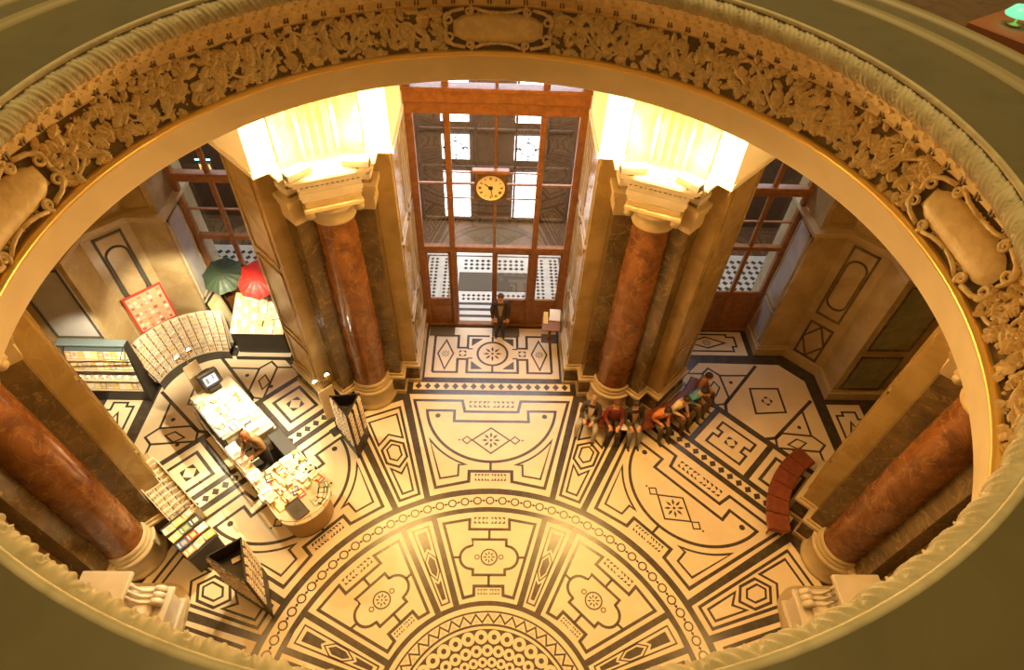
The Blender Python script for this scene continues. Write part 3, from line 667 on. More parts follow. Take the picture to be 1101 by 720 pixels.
def leaf(mb, a, t, ang, L, wd, h0=.004, hh=.022, lobes=5):
    outl = []; n = lobes*2+1
    for sd in (1, -1):
        seg = []
        for k in range(n):
            s = k/(n-1); w = wd*math.sin(PI*(.12+.80*s))**.8*(1.0 if k % 2 else .58); x = s*L*.92+(.10*L if k % 2 else 0)
            seg.append((x, sd*w))
        outl += seg if sd == 1 else seg[::-1]
    ca, sa = math.cos(ang), math.sin(ang); vs = []
    def P(x, y, h):
        X = x*ca-y*sa; Y = x*sa+y*ca
        return fr_pt(a+X/2.35, min(1.02, max(-.03, t+Y/HF)), h)
    mid = [P(L*f, 0, h0+hh*(math.sin(PI*(.15+.7*f)))) for f in (.0, .25, .5, .75, 1.0)]
    vs = mid+[P(x, y, h0) for x, y in outl]
    no = len(outl); fs = []
    for i in range(no):
        j = (i+1) % no; x = outl[i][0]; x2 = outl[j][0]
        k = min(4, max(0, round(x/L*4))); k2 = min(4, max(0, round(x2/L*4)))
        fs.append((5+i, 5+j, k))
        if k2 != k: fs.append((5+j, k2, k))
    mb.add(vs, fs, 'relief', False)
def spiral(mb, a, t, r0, turns, dirn, sc, w=.011, start=0.):
    pts = []
    n = int(turns*18)
    for i in range(n+1):
        s = i/n; rr_ = r0*(1-.85*s); th = start+dirn*2*PI*turns*s
        pts.append(fr_pt(a+rr_*math.cos(th)/2.35, t+rr_*math.sin(th)/HF, .016))
    mb.tube(pts, w, 'relief', 5, True, [w*(1-.5*i/n) for i in range(n+1)])
CART = (0, 90, -90)
m = MB()
def near_cart(a): return min(abs((math.degrees(a)-c+180) % 360-180) for c in CART)
ns = 44
for i in range(ns):
    a = 2*PI*i/ns
    if near_cart(a) < 11: continue
    d = 1 if i % 2 else -1
    spiral(m, a, .5+.04*d, .085, 1.6, d, 1, .011, start=PI/2*d)
    pts = [fr_pt(a+(s-.5)*.17, .5+.40*d*math.sin(PI*(s-.5)), .012) for s in [k/12 for k in range(13)]]
    m.tube(pts, .012, 'relief', 5)
rnd = random.Random(3)
K = 2600
for i in range(K):
    a = 2*PI*i/K+rnd.uniform(-.003, .003); nc = near_cart(a)
    if nc < 9.8: continue
    t = rnd.uniform(.06, .94); base = (math.degrees(a)/8.18)
    ang = rnd.choice((1, -1))*rnd.uniform(.2, 1.5)+(PI if rnd.random() < .5 else 0)
    L = rnd.uniform(.05, .095)
    leaf(m, a, t, ang, L, L*rnd.uniform(.34, .46), rnd.uniform(.004, .02), rnd.uniform(.014, .026))
for i in range(900):
    a = 2*PI*rnd.random()
    if near_cart(a) < 10.2: continue
    p = fr_pt(a, rnd.uniform(.06, .94), rnd.uniform(.008, .022)); m.ball(p, rnd.uniform(.006, .012), 'relief', 3)
m.obj('foliage_relief', rim)
for cdeg in CART:
    c0 = R(cdeg); m = MB(); f2 = MB()
    # convex tablet with rounded ends
    NU, NV = 24, 12; vs = []; fs = []
    for i in range(NU+1):
        u = -1+2*i/NU
        for j in range(NV+1):
            v = -1+2*j/NV; e = (1-abs(u)**5)**.5 if abs(u) < 1 else 0
            uu = u*.335; vv = v*.098*max(e, .55 if abs(u) > .97 else e)
            h = .012+.038*(max(0, 1-abs(v)**2.2)**.6)*(max(0, 1-abs(u)**6)**.5)
            vs.append(fr_pt(c0+uu/2.35, .5+vv/HF, h))
    for i in range(NU):
        for j in range(NV): k = i*(NV+1)+j; fs.append((k, k+NV+1, k+NV+2, k+1))
    m.add(vs, fs, 'relief', True); m.obj('cartouche_tablet', rim)
    for su in (-1, 1):
        for sv in (-1, 1):
            # scrolling strapwork at the four corners
            for (u0, v0, r0, tn, d) in ((.215, .112, .032, 1.6, 1), (.365, .060, .040, 1.3, -1)):
                pts = []; n = 30
                for i in range(n+1):
                    s = i/n; rr_ = r0*(1-.82*s); th = (PI*.5)+d*2*PI*tn*s
                    pts.append(fr_pt(c0+su*(u0+rr_*math.cos(th))/2.35, .5+sv*(v0+rr_*math.sin(th))/HF, .030))
                f2.tube(pts, .011, 'relief', 6, True, [.013*(1-.4*i/n) for i in range(n+1)])
            f2.tube([fr_pt(c0+su*x/2.35, .5+sv*y/HF, hh_) for x, y, hh_ in ((.0, .100, .02), (.06, .103, .026), (.12, .112, .032), (.18, .132, .034))], .012, 'relief', 6)
            f2.tube([fr_pt(c0+su*x/2.35, .5+sv*y/HF, .03) for x, y in ((.25, .128), (.30, .118), (.34, .11), (.385, .08), (.40, .04), (.385, .0))], .014, 'relief', 6)
        for k in range(5):
            leaf(f2, c0+su*.40/2.35, .5+(-.09+.045*k)/HF, (0 if su > 0 else PI)+(k-2)*.35*su, .075, .026, .01, .03)
    for k in range(9):
        for sv in (-1, 1): leaf(f2, c0+(-.14+.035*k)/2.35, .5+sv*.083/HF, sv*PI/2+.2, .036, .014, .012, .02, 3)
    f2.obj('cartouche_scrollwork', rim)
m = MB(); m.lathe([(3.12, 12.45), (14, 12.45)], 'darkwood', 64); o = m.obj('floor_gallery'); o.name = 'floor'; struct(o, 'dark floor of the upper gallery')

# ------------------------------------------------------------------ door bay: clock, notices
ck = thing('hanging_clock', 'round pale clock in a dark box hung before the glazed doors', 'clock', (-.12, 10.98, 5.02))
m = MB(); m.bbox(-.42, .42, -.05, .08, 0, .80, 'darkwood', .02); m.bbox(-.48, .48, -.09, .10, .80, .90, 'wood', .02); m.obj('case', ck)
m = MB(); m.lathe([(0, 0), (.35, 0), (.37, .012), (.37, .03)], 'dial', 40, T=Matrix.Translation((0, -.056, .39)) @ Matrix.Rotation(R(90), 4, 'X')); dl = m.obj('dial', ck)
TD = Matrix.Translation((0, -.060, .39)) @ Matrix.Rotation(R(90), 4, 'X')
for i in range(12):
    m = MB(); t = Matrix.Translation((0, -.058, .39)) @ Matrix.Rotation(-i*PI/6, 4, 'Y')
    k = (1, 2, 3, 2, 1, 2, 3, 4, 2, 1, 2, 3)[i-1]
    for j in range(k): m.box(-.006+(j-(k-1)/2)*.022, .006+(j-(k-1)/2)*.022, -.008, 0, .245, .31, 'dark', t)
    m.obj('numeral', dl)
m = MB(); m.lathe([(0, .012), (.06, .012), (.06, .0)], 'dark', 20, T=TD); m.obj('hub', ck)
m = MB(); m.box(-.012, .012, -.012, -.004, -.03, .20, 'dark', Matrix.Translation((0, -.062, .39)) @ Matrix.Rotation(R(-52), 4, 'Y')); m.box(-.009, .009, -.012, -.004, -.03, .27, 'dark', Matrix.Translation((0, -.062, .39)) @ Matrix.Rotation(R(170), 4, 'Y')); m.obj('hands', ck)
m = MB()
for z in (.80, .02): m.bbox(-1.2, 1.3, -.015, .015, z-.02, z+.02, 'wood', .005)
m.obj('hanging_rail', ck)
lc = thing('notice_stand', 'small wooden stand with white sheets and a yellow card, right of the door', 'stand', (1.80, 10.55, 0), R(-4))
m = MB(); m.bbox(-.25, .25, -.18, .18, 0, .04, 'darkwood', .01); m.bbox(-.05, .05, -.05, .05, .04, .95, 'wood', .01); m.obj('post', lc)
m = MB(); m.bbox(-.28, .28, -.24, .24, .96, 1.0, 'wood', .01, Matrix.Rotation(R(14), 4, 'X')); m.obj('desk', lc)
pa = thing('paper_stack', 'stack of white sheets on the notice stand by the door', 'paper', (1.90, 10.60, 1.02), R(-6))
for i in range(3): MB().bbox(-.16, .17, -.20, .20, .02+i*.018, .034+i*.018, 'paper', .002, Matrix.Rotation(R(14+i*.6), 4, 'X') @ Matrix.Rotation(R(i*2-2), 4, 'Z')).obj('sheet', pa)
m = MB(); m.bbox(-.07, .07, -.22, .20, .02, .05, cmat('yellow_card', (.80, .62, .18)), .004, Matrix.Rotation(R(14), 4, 'X'))
o = m.obj('leaflet_box', None, (1.62, 10.52, 1.0), R(-3)); tag(o, 'narrow yellow leaflet box beside the white sheets on the notice stand', 'box')

# ------------------------------------------------------------------ curved benches
def bench(cx, cy, a0, a1, lab, phase):
    t = thing('curved_bench', lab, 'bench', (cx, cy, 0), 0, 'curved red leather benches')
    def seg(r0, r1, z0, z1, b0, b1, mm, n=28, bev=.03):
        m = MB(); pr = [(r0+bev, z0), (r0, z0+bev), (r0, z1-bev), (r0+bev, z1), (r1-bev, z1), (r1, z1-bev), (r1, z0+bev), (r1-bev, z0), (r0+bev, z0)]
        m.lathe(pr, mm, n, R(b0), R(b1), smooth=False)
        k = len(pr)-1; n0 = 0; last = n*len(pr)
        m.f.append([n0+i for i in range(k)]); m.m.append(0); m.sm.append(False); m.f.append([last+i for i in range(k)][::-1]); m.m.append(0); m.sm.append(False)
        return m
    N = 6
    for i in range(N):
        b0 = a0+(a1-a0)*i/N; b1 = a0+(a1-a0)*(i+1)/N
        seg(2.50, 3.06, .36, .47, b0+.25, b1-.25, 'leather', 8).obj('seat_cushion', t)
    seg(2.54, 3.02, .27, .36, a0+.4, a1-.4, 'wood').obj('frame', t)
    for i in range(5):
        b = R(a0+2+(a1-a0-4)*i/4)
        for r in (2.60, 2.95): MB().tube([(r*math.sin(b), r*math.cos(b), 0), (r*math.sin(b), r*math.cos(b), .28)], .03, 'wood', 10, taper=[.022, .034]).obj('leg', t)
    m = MB(); nn = 60
    for i in range(nn+1):
        b = R(a0+.8+(a1-a0-1.6)*i/nn)
    for k in range(2):
        r = 2.68+.2*k; m.tube([(r*math.sin(R(b)), r*math.cos(R(b)), .472) for b in [a0+1+(a1-a0-2)*i/40 for i in range(41)]], .010, 'leather', 5)
    m.obj('seam', t)
    return t
bench(3.70, 9.92, 203, 118, 'curved red leather bench with people sitting on it, right of the doors', 0)
bench(9.92, 3.70, 276, 331, 'empty curved red leather bench by the right-hand column', 0)

# ------------------------------------------------------------------ marble portal bases beside the near columns
def portal(q, lab):
    t = thing('scrolled_pedestal', lab, 'pedestal', (0, 0, 0), 0)
    X = lambda x: q*x
    def bx(x0, x1, y0, y1, z0, z1, mm='white_marble', b=.015, nm=None, mb=None): mb.bbox(min(q*x0, q*x1), max(q*x0, q*x1), y0, y1, z0, z1, mm, b)
    m = MB(); pl = [(12, -2.8), (12, 2.76), (7.55, 2.76)]+[(7.28+.55*math.cos(a)*-1, 2.21+.55*math.sin(a)) for a in [PI/2-PI/2*i/8 for i in range(9)]]+[(6.62, 1.2), (6.55, -2.8)]
    pl = [(q*x, y) for x, y in pl]; m.prism(pl if q < 0 else pl[::-1], 0, .14, 'stone'); m.obj('plinth_step', t)
    m = MB(); bx(6.84, 9.6, .9, 2.34, .14, .82, mb=m); bx(6.78, 9.7, .85, 2.42, .80, .90, mb=m); bx(6.78, 9.7, .86, 2.40, .14, .24, mb=m); m.obj('pedestal', t)
    m = MB(); bx(7.05, 9.7, 1.45, 2.34, .90, 1.02, mb=m); bx(7.52, 8.35, 1.55, 2.38, 1.0, 1.52, mb=m); bx(7.40, 8.42, 1.50, 2.48, 1.50, 1.62, mb=m); bx(7.46, 8.40, 1.52, 2.44, 1.44, 1.52, mb=m); bx(8.55, 12, 1.6, 2.30, .9, 1.38, mb=m); bx(8.55, 12, 1.52, 2.38, 1.36, 1.48, mb=m); m.obj('stepped_block', t)
    m = MB()
    for k in range(3): m.lathe([(.0, 0), (.13-.01*(k % 2), 0), (.135-.01*(k % 2), .06), (.13, .12), (0, .12)], 'white_marble', 20, T=Matrix.Translation((X(6.98), 1.98+k*.13, 1.03)) @ Matrix.Rotation(R(-90), 4, 'X'))
    m.obj('scroll', t)
    m = MB(); pts = [(X(7.0), 2.0, 1.12), (X(7.16), 2.0, 1.02), (X(7.34), 2.0, 1.04), (X(7.46), 2.0, 1.20), (X(7.50), 2.0, 1.42)]
    for y in (2.04, 2.16, 2.28): m.tube([(p[0], y, p[2]) for p in pts], .035, 'white_marble', 8)
    m.obj('volute_band', t)
portal(1, 'cream marble pedestal with a scroll at the right edge of the opening')
portal(-1, 'cream marble pedestal with a scroll at the lower left, beside the card stand')

# ------------------------------------------------------------------ small goods (one of each kind, then copies)
PAL = [(.80, .70, .50), (.75, .60, .38), (.62, .42, .22), (.70, .52, .20), (.55, .46, .36), (.40, .34, .28), (.82, .78, .68), (.50, .34, .18), (.70, .66, .56)]
def proto_card(i):
    r = random.Random(i); m = MB(); m.box(-.075, .075, -.004, .004, 0, .145, 'paper')
    c1 = cmat('print_%d' % i, PAL[i % len(PAL)]); c2 = cmat('print_b%d' % i, PAL[(i*3+2) % len(PAL)])
    m.box(-.066, .066, -.006, -.003, .03, .137, c1); m.box(-.066+.02*r.random(), .0, -.0075, -.005, .045, .10, c2); m.box(.02, .05, -.0075, -.005, .07, .125, cmat('print_c%d' % (i % 3), PAL[(i+4) % len(PAL)]))
    return m
_cards = []
def card(loc, rot, lab, grp, s=1.):
    k = random.randrange(8)
    while len(_cards) <= 7:
        m = proto_card(len(_cards)); me = m.obj('postcard'); _cards.append(me.data); bpy.data.objects.remove(me)
    o = bpy.data.objects.new('postcard', _cards[k]); COL.objects.link(o); o.location = loc; o.rotation_euler = rot; o.scale = (s, s, s)
    tag(o, lab, 'postcard', grp); return o
def book_mesh(i, w=.17, h=.23, t=.03):
    m = MB(); c = cmat('cover_%d' % i, [(.62, .07, .03), (.75, .50, .08), (.08, .12, .28), (.78, .74, .62), (.12, .22, .10), (.55, .30, .10), (.80, .66, .20), (.06, .05, .05), (.60, .56, .50)][i % 9])
    m.box(-w/2, w/2, -h/2, h/2, 0, .004, c); m.box(-w/2, w/2, -h/2, h/2, t-.004, t, c); m.box(-w/2, -w/2+.005, -h/2, h/2, 0, t, c); m.box(-w/2+.004, w/2-.006, -h/2+.006, h/2-.006, .004, t-.004, 'paper')
    m.box(-w*.3, w*.3, -h*.1, h*.32, t, t+.001, cmat('plate_%d' % i, PAL[(i+3) % 9])); m.box(-w*.34, w*.34, -h*.38, -h*.26, t, t+.001, 'paper'); return m
_books = []
for i in range(9): o = book_mesh(i).obj('book'); _books.append(o.data); bpy.data.objects.remove(o)
def book(loc, rot, lab, grp=None, k=None, s=1.):
    o = bpy.data.objects.new('book', _books[random.randrange(9) if k is None else k]); COL.objects.link(o); o.location = loc; o.rotation_euler = rot; o.scale = (s, s, 1); tag(o, lab, 'book', grp); return o
_boxes = []
for i in range(5):
    m = MB(); w, d, h = [(.2, .14, .07), (.12, .12, .12), (.26, .18, .05), (.1, .16, .09), (.3, .22, .04)][i]
    mm = [M['paper'], cmat('carton_cream', (.80, .68, .46)), M['beige'], cmat('carton_gold', (.70, .50, .18)), M['paper']][i]
    m.bbox(-w/2, w/2, -d/2, d/2, 0, h, mm, .006); m.bbox(-w/2-.003, w/2+.003, -d/2-.003, d/2+.003, h*.6, h+.003, mm, .004); m.box(-w*.3, w*.3, -d*.25, d*.25, h+.003, h+.005, cmat('box_label%d' % i, PAL[i]))
    o = m.obj('souvenir_box'); _boxes.append(o.data); bpy.data.objects.remove(o)
def sbox(loc, rz, lab, grp, k=None):
    o = bpy.data.objects.new('souvenir_box', _boxes[random.randrange(5) if k is None else k]); COL.objects.link(o); o.location = loc; o.rotation_euler = (0, 0, rz); tag(o, lab, 'box', grp); return o
m = MB(); m.lathe([(0, 0), (.04, 0), (.042, .01), (.042, .09), (.038, .09), (.036, .012), (0, .012)], 'paper', 16); m.tube([(.04, 0, .075), (.068, 0, .07), (.07, 0, .035), (.04, 0, .025)], .006, 'paper', 6)
o = m.obj('mug'); _mug = o.data; bpy.data.objects.remove(o)
m = MB(); m.lathe([(0, 0), (.04, 0), (.04, .015), (.018, .03), (.03, .07), (.035, .10), (.015, .125), (.012, .135), (.025, .155), (.022, .18), (0, .19)], 'brass', 14)
o = m.obj('figurine'); _fig = o.data; bpy.data.objects.remove(o)
def small(me, nm, loc, lab, cat, grp, rz=0): o = bpy.data.objects.new(nm, me); COL.objects.link(o); o.location = loc; o.rotation_euler = (0, 0, rz); tag(o, lab, cat, grp); return o

# ------------------------------------------------------------------ shop in the left diagonal bay
RZ = R(45)
def DF(u, v, z=0): x, y = loc2(-45, u, v); return Vector((x, y, z))
# back counter
bc = thing('shop_counter', 'brightly lit shop counter with the television at its far end', 'counter', DF(0, 10.0), RZ)
m = MB(); m.bbox(-.55, .60, -.86, .95, .90, .96, 'beige', .01); m.obj('worktop', bc)
m = MB(); m.bbox(-.50, .55, -.82, .90, .06, .90, 'beige', .01); m.obj('cabinet', bc)
m = MB(); m.bbox(-.46, .51, -.78, .86, 0, .06, 'dark', .005); m.obj('kick_plate', bc)
m = MB(); m.bbox(-.60, -.56, -.9, .6, .35, 1.12, 'dark', .005); m.obj('side_screen', bc)
# till desk between counter and stall well
td = thing('till_desk', 'small pale till desk in front of the shop attendant', 'desk', DF(.28, 8.97), RZ)
m = MB(); m.bbox(-.36, .36, -.26, .10, .80, .86, 'beige', .01); m.obj('desktop', td)
m = MB(); m.bbox(-.33, .33, -.22, .08, 0, .80, 'beige', .01); m.obj('cabinet', td)
tl = thing('cash_register', 'cash register with a lit blue display on the till desk', 'cash register', DF(.14, 9.0, .86), RZ)
m = MB(); m.bbox(-.17, .17, -.15, .15, 0, .13, 'beige', .01); m.obj('body', tl); m = MB(); m.bbox(-.10, .10, .02, .10, .13, .24, 'darkgrey', .01); m.obj('display_head', tl)
MB().box(-.08, .08, .012, .019, .15, .225, 'screen').obj('display', tl)
m = MB()
for i in range(4):
    for j in range(3): m.box(-.12+.06*i, -.085+.06*i, -.13+.045*j, -.10+.045*j, .13, .14, 'paper')
m.obj('key', tl)
# long side counter with glass rail on the left
sd = thing('side_counter', 'narrow counter with steel and glass rail on the shop\'s left side', 'counter', DF(-.52, 8.35), RZ)
m = MB(); m.bbox(-.12, .16, -.68, .60, .84, .90, 'paper', .01); m.obj('worktop', sd)
m = MB(); m.bbox(-.08, .12, -.66, .57, 0, .84, 'dark', .01); m.obj('cabinet', sd)
m = MB(); m.tube([(-.16, -.90, .98), (-.16, 2.1, .98)], .018, 'steel', 8)
for y in (-.88, .1, 1.1, 2.08): m.tube([(-.16, y, 0), (-.16, y, .98)], .012, 'steel', 8)
m.obj('rail', sd)
m = MB(); m.box(-.165, -.155, -.88, 2.08, .15, .95, 'glass'); m.obj('glass_screen', sd)
# right side low desk (dark) 
bd = thing('dark_desk', 'dark cloth-covered desk to the right of the shop attendant', 'desk', DF(.52, 8.25), RZ)
m = MB(); m.bbox(-.16, .16, -.55, .42, 0, .72, 'dark', .02); m.obj('cabinet', bd); m = MB(); m.bbox(-.18, .18, -.57, .44, .72, .75, 'dark', .01); m.obj('desktop', bd)
o = MB().bbox(-.46, .62, -.50, .50, .009, .02, 'dark', .002).obj('floor_cloth', None, DF(.0, 8.20), RZ); tag(o, 'black cloth covering the floor between the shop counters', 'cloth')
# front counter with rounded end
fc = thing('front_counter', 'cream shop counter with a rounded glazed end towards the hall', 'counter', DF(0, 0), RZ)
def rend(d=0.):
    return [(-.66-d, 7.62+d), (-.70-d, 6.4)]+[(-.02+(.68+d)*math.sin(a), 6.25-(.52+d)*math.cos(a)) for a in [R(-75+150*i/14) for i in range(15)]]+[(.66+d, 7.62+d)]
m = MB(); m.prism(rend(0), .90, .95, 'beige'); m.obj('worktop', fc)
m = MB(); m.prism(rend(-.10), .08, .90, cmat('honey_wood', (.42, .26, .09), .4)); m.obj('cabinet', fc)
m = MB(); m.prism(rend(-.12), 0, .08, 'dark'); m.obj('kick_plate', fc)
m = MB(); gp = rend(.012)[2:-1]
for i in range(len(gp)-1):
    a, b = gp[i], gp[i+1]; m.add([(a[0], a[1], .92), (b[0], b[1], .92), (b[0], b[1], 1.16), (a[0], a[1], 1.16)], [(0, 1, 2, 3)], 'glass')
m.obj('glass_gallery', fc)
m = MB(); m.tube([(a[0], a[1], 1.165) for a in gp], .012, 'brass', 6)
for a in gp[::3]: m.tube([(a[0], a[1], .92), (a[0], a[1], 1.165)], .008, 'brass', 6)
m.obj('brass_rail', fc)
ty = thing('dark_tray', 'square dark brown tray on the rounded end of the front counter', 'tray', DF(-.25, 6.18, .95), RZ)
m = MB(); m.bbox(-.18, .18, -.26, .26, 0, .02, 'darkgrey', .004); m.obj('base', ty); m = MB()
for a in ((-.18, -.165, -.26, .26), (.165, .18, -.26, .26), (-.18, .18, -.26, -.245), (-.18, .18, .245, .26)): m.box(*a, .02, .05, 'darkwood')
m.obj('rim', ty)
G1 = 'goods on the lit back counter'; G2 = 'goods on the rounded front counter'; G3 = 'goods beside the shop attendant'
rnd = random.Random(11)
for i in range(9):
    for j in range(4):
        v = 9.28+i*.175; u = -.42+j*.27
        if v > 10.55 and abs(u-.1) < .35: continue
        if rnd.random() < .12: continue
        p = DF(u+rnd.uniform(-.03, .03), v+rnd.uniform(-.02, .02), .96)
        k = rnd.random()
        if k < .55: sbox(p, RZ+rnd.uniform(-.2, .2), 'pale souvenir box on the back counter, %s row from the till, %s from the left' % (nth(i), nth(j)), G1)
        elif k < .85: book(p, (0, 0, RZ+rnd.uniform(-.2, .2)), 'souvenir book on the back counter, %s row from the till, %s from the left' % (nth(i), nth(j)), 'books on the lit back counter')
        else: small(_fig, 'figurine', p, 'brass figurine on the back counter, %s row from the till, %s from the left' % (nth(i), nth(j)), 'figurine', 'figurines on the back counter')
for i in range(9):
    for j in range(5):
        v = 6.50+i*.125; u = -.54+j*.27
        if rnd.random() < .12: continue
        p = DF(u+rnd.uniform(-.04, .04), v+rnd.uniform(-.02, .02), .95); k = rnd.random()
        if k < .6: sbox(p, RZ+rnd.uniform(-.3, .3), 'pale box on the front counter, %s row from the rounded end, %s from left' % (nth(i), nth(j)), G2)
        elif k < .88: book(p, (0, 0, RZ+rnd.uniform(-.3, .3)), 'book on the front counter, %s row from the rounded end, %s from left' % (nth(i), nth(j)), 'books on the front counter')
        else: small(_fig, 'figurine', p, 'brass figurine on the front counter, %s row from the rounded end, %s from left' % (nth(i), nth(j)), 'figurine', 'figurines on the front counter')
for i in range(5):
    p = DF(.18+.09*i, 5.98+.10*abs(i-1), .95); book(p+Vector((0, 0, .0)), (0, 0, RZ+.3*i), 'book in the curved gallery of the front counter, %s from the left' % nth(i), 'books in the curved gallery')
for i in range(4): sbox(DF(-.50, 7.7+.28*i, .90), RZ, 'flat pale box on the narrow side counter, %s from the hall end' % nth(i), G3, (4, 2, 0, 4)[i])
o = MB().bbox(-.17, .17, -.14, .14, 0, .06, 'paper', .008).obj('paper_tray', None, DF(.44, 9.0, .86), RZ); tag(o, 'white paper tray on the till desk beside the register', 'tray')
# television
tv = thing('television', 'dark tube television showing a pale picture at the counter\'s far end', 'television', DF(.10, 10.78, .96), RZ)
m = MB(); TT = Matrix.Translation((0, 0, .17)) @ Matrix.Rotation(R(-22), 4, 'X')
m.bbox(-.27, .27, -.10, .10, -.02, .44, 'dark', .03, TT); m.bbox(-.20, .20, .08, .34, .04, .38, 'dark', .05, TT); m.obj('casing', tv)
m = MB(); m.box(-.20, .20, -.112, -.098, .06, .37, 'darkgrey', TT); m.obj('bezel', tv)
m = MB(); m.box(-.165, .165, -.118, -.113, .09, .34, 'screen', TT); m.box(-.12, -.05, -.121, -.118, .13, .30, 'bluecloth', TT); m.box(.06, .10, -.121, -.118, .18, .33, 'bluecloth', TT); m.obj('screen', tv)
m = MB(); m.bbox(-.16, .16, -.12, .14, 0, .17, 'dark', .01); m.obj('foot', tv)
# tall spotlit sign posts behind the television
def lampstand(loc, rz, h, lab, panel, n=2):
    t = thing('spotlight_stand', lab, 'lamp stand', loc, rz)
    m = MB(); m.bbox(-.20, .20, -.14, .14, 0, .03, 'dark', .01); m.tube([(0, 0, .03), (0, 0, h)], .02, 'steel', 10); m.obj('post', t)
    m = MB(); m.bbox(-.20, .20, -.07, -.03, .75, h-.25, panel, .008); m.obj('panel', t)
    for i in range(n):
        x = -.17+.34*i; a = MB(); a.tube([(0, 0, h), (x, -.04, h+.04)], .012, 'steel', 8); a.lathe([(.02, 0), (.05, .03), (.075, .11), (.078, .12), (.07, .11), (.045, .04)], 'brass', 18, T=Matrix.Translation((x, -.05, h+.02)) @ Matrix.Rotation(R(-38), 4, 'X')); o = a.obj('lamp_arm', t)
        b = MB(); b.ball((0, 0, .095), .062, 'bulb', 6, T=Matrix.Translation((x, -.05, h+.02)) @ Matrix.Rotation(R(-38), 4, 'X')); b.obj('bulb', o)
    return t
lampstand(DF(-.12, 11.22), R(52), 2.1, 'spotlight stand with two glowing bulbs behind the television', 'beige')
lampstand((-4.28, 7.02, 0), R(42), 2.22, 'spotlight stand with two glowing bulbs beside the tall black card tower', 'beige')
# triangular card towers
def tower(A, B, C, h, lab, grp, cols=5):
    A, B, C = [Vector((*p, 0)) for p in (A, B, C)]; c = (A+B+C)/3; c.z = 0
    t = thing('card_tower', lab, 'display stand', c)
    T = Matrix.Translation(-c)
    for (P, Q) in ((A, B), (B, C), (C, A)):
        m = MB(); d = (Q-P).normalized(); n = Vector((d.y, -d.x, 0)); 
        if n.dot((P+Q)/2-c) < 0: n = -n
        vs = [P, Q, Q-n*.03, P-n*.03]; m.add([v-c+Vector((0, 0, .04)) for v in vs]+[v-c+Vector((0, 0, h)) for v in vs], [(0, 1, 2, 3), (4, 5, 6, 7), (0, 1, 5, 4), (1, 2, 6, 5), (2, 3, 7, 6), (3, 0, 4, 7)], 'dark'); m.obj('side_panel', t)
    m = MB(); m.prism([(v-c)[:2] for v in (A, B, C)], .04, .07, 'dark'); m.obj('base', t)
    m = MB(); m.prism([((v-c)*.93)[:2] for v in (A, B, C)], h-.42, h-.40, 'dark'); m.obj('inner_shelf', t)
    for (P, Q) in ((B, C), (C, A)):
        d = (Q-P).normalized(); n = Vector((d.y, -d.x, 0))
        if n.dot((P+Q)/2-c) < 0: n = -n
        L = (Q-P).length; nc = int((L-.1)/.17); rz = math.atan2(n.x, -n.y)*1
        rail = MB(); nr = min(8, int((h-.35)/.165))
        for r in range(nr):
            z = h-.18-.165*r
            a = P+d*.04+n*.02-c; b = Q-d*.04+n*.02-c; rail.tube([a+Vector((0, 0, z-.003)), b+Vector((0, 0, z-.003))], .006, 'steel', 5)
            for k in range(nc):
                p = P+d*(L*(k+.5)/nc)+n*.035; ang = math.atan2(n.y, n.x)+PI/2
                card((p.x, p.y, z), (R(-12), 0, ang), 'postcard, %s face of %s, %s row down, %s from the %s' % ('right' if P is B else 'left', grp[1], nth(r), nth(k), 'back' if P is B else 'front'), grp[0])
        rail.obj('card_rail', t)
    return t
tower((-5.80, 2.60), (-5.19, 3.02), (-4.80, 2.06), 2.1, 'tall black triangular card tower at the lower left, nearest the parapet', ('cards on the lower left tower', 'the lower left tower'))
tower((-4.10, 6.76), (-3.36, 6.86), (-3.54, 6.11), 1.98, 'tall black triangular card tower beside the left of the door bay', ('cards on the tower by the column', 'the tower by the column'))
o = MB().bbox(-.09, .09, -.06, .06, 0, .05, 'beige', .005).obj('card_box', None, (-5.30, 2.68, 1.70), R(30)); tag(o, 'small beige box inside the open top of the lower left card tower', 'box')
# curved tiered postcard rack along the niche
RC = Vector((-8.05, 8.05, 0)); rk = thing('curved_card_rack', 'curved tiered rack full of cards below the red poster board', 'card rack', RC)
a0, a1 = -80, 6; NR = 10
m = MB(); m.lathe([(1.48, 0), (1.48, .34), (1.56, .36), (1.80, .36), (1.80, 0)], 'darkgrey', 30, R(a0), R(a1), smooth=False); m.obj('base', rk)
m = MB()
for r in range(NR):
    rr_ = 1.50+.035*r; z = .34+.127*r; m.lathe([(rr_-.02, z), (rr_-.02, z+.05), (rr_-.012, z+.05), (rr_-.012, z+.004), (rr_+.03, z+.004), (rr_+.03, z)], 'beige', 30, R(a0), R(a1), smooth=False)
m.obj('tier', rk)
m = MB(); m.lathe([(1.60, .36), (1.90, 1.64), (1.93, 1.64), (1.82, .36)], 'beige', 30, R(a0), R(a1), smooth=False); m.obj('back_panel', rk)
m = MB()
NC = 12
for k in range(NC+1):
    a = R(a0+(a1-a0)*k/NC); s, c = math.sin(a), math.cos(a); m.tube([(1.49*s, 1.49*c, .36), (1.85*s, 1.85*c, 1.68)], .013, 'wood', 5)
m.obj('divider', rk)
for k in range(NC):
    a = R(a0+(a1-a0)*(k+.5)/NC); s, c = math.sin(a), math.cos(a)
    for r in range(NR):
        rr_ = 1.505+.035*r; z = .348+.127*r
        card((RC.x+rr_*s, RC.y+rr_*c, z), (R(-10), 0, -a), 'postcard in the curved rack, %s column from the left, %s tier from the bottom' % (nth(k), nth(r)), 'cards in the curved rack', 1.05)
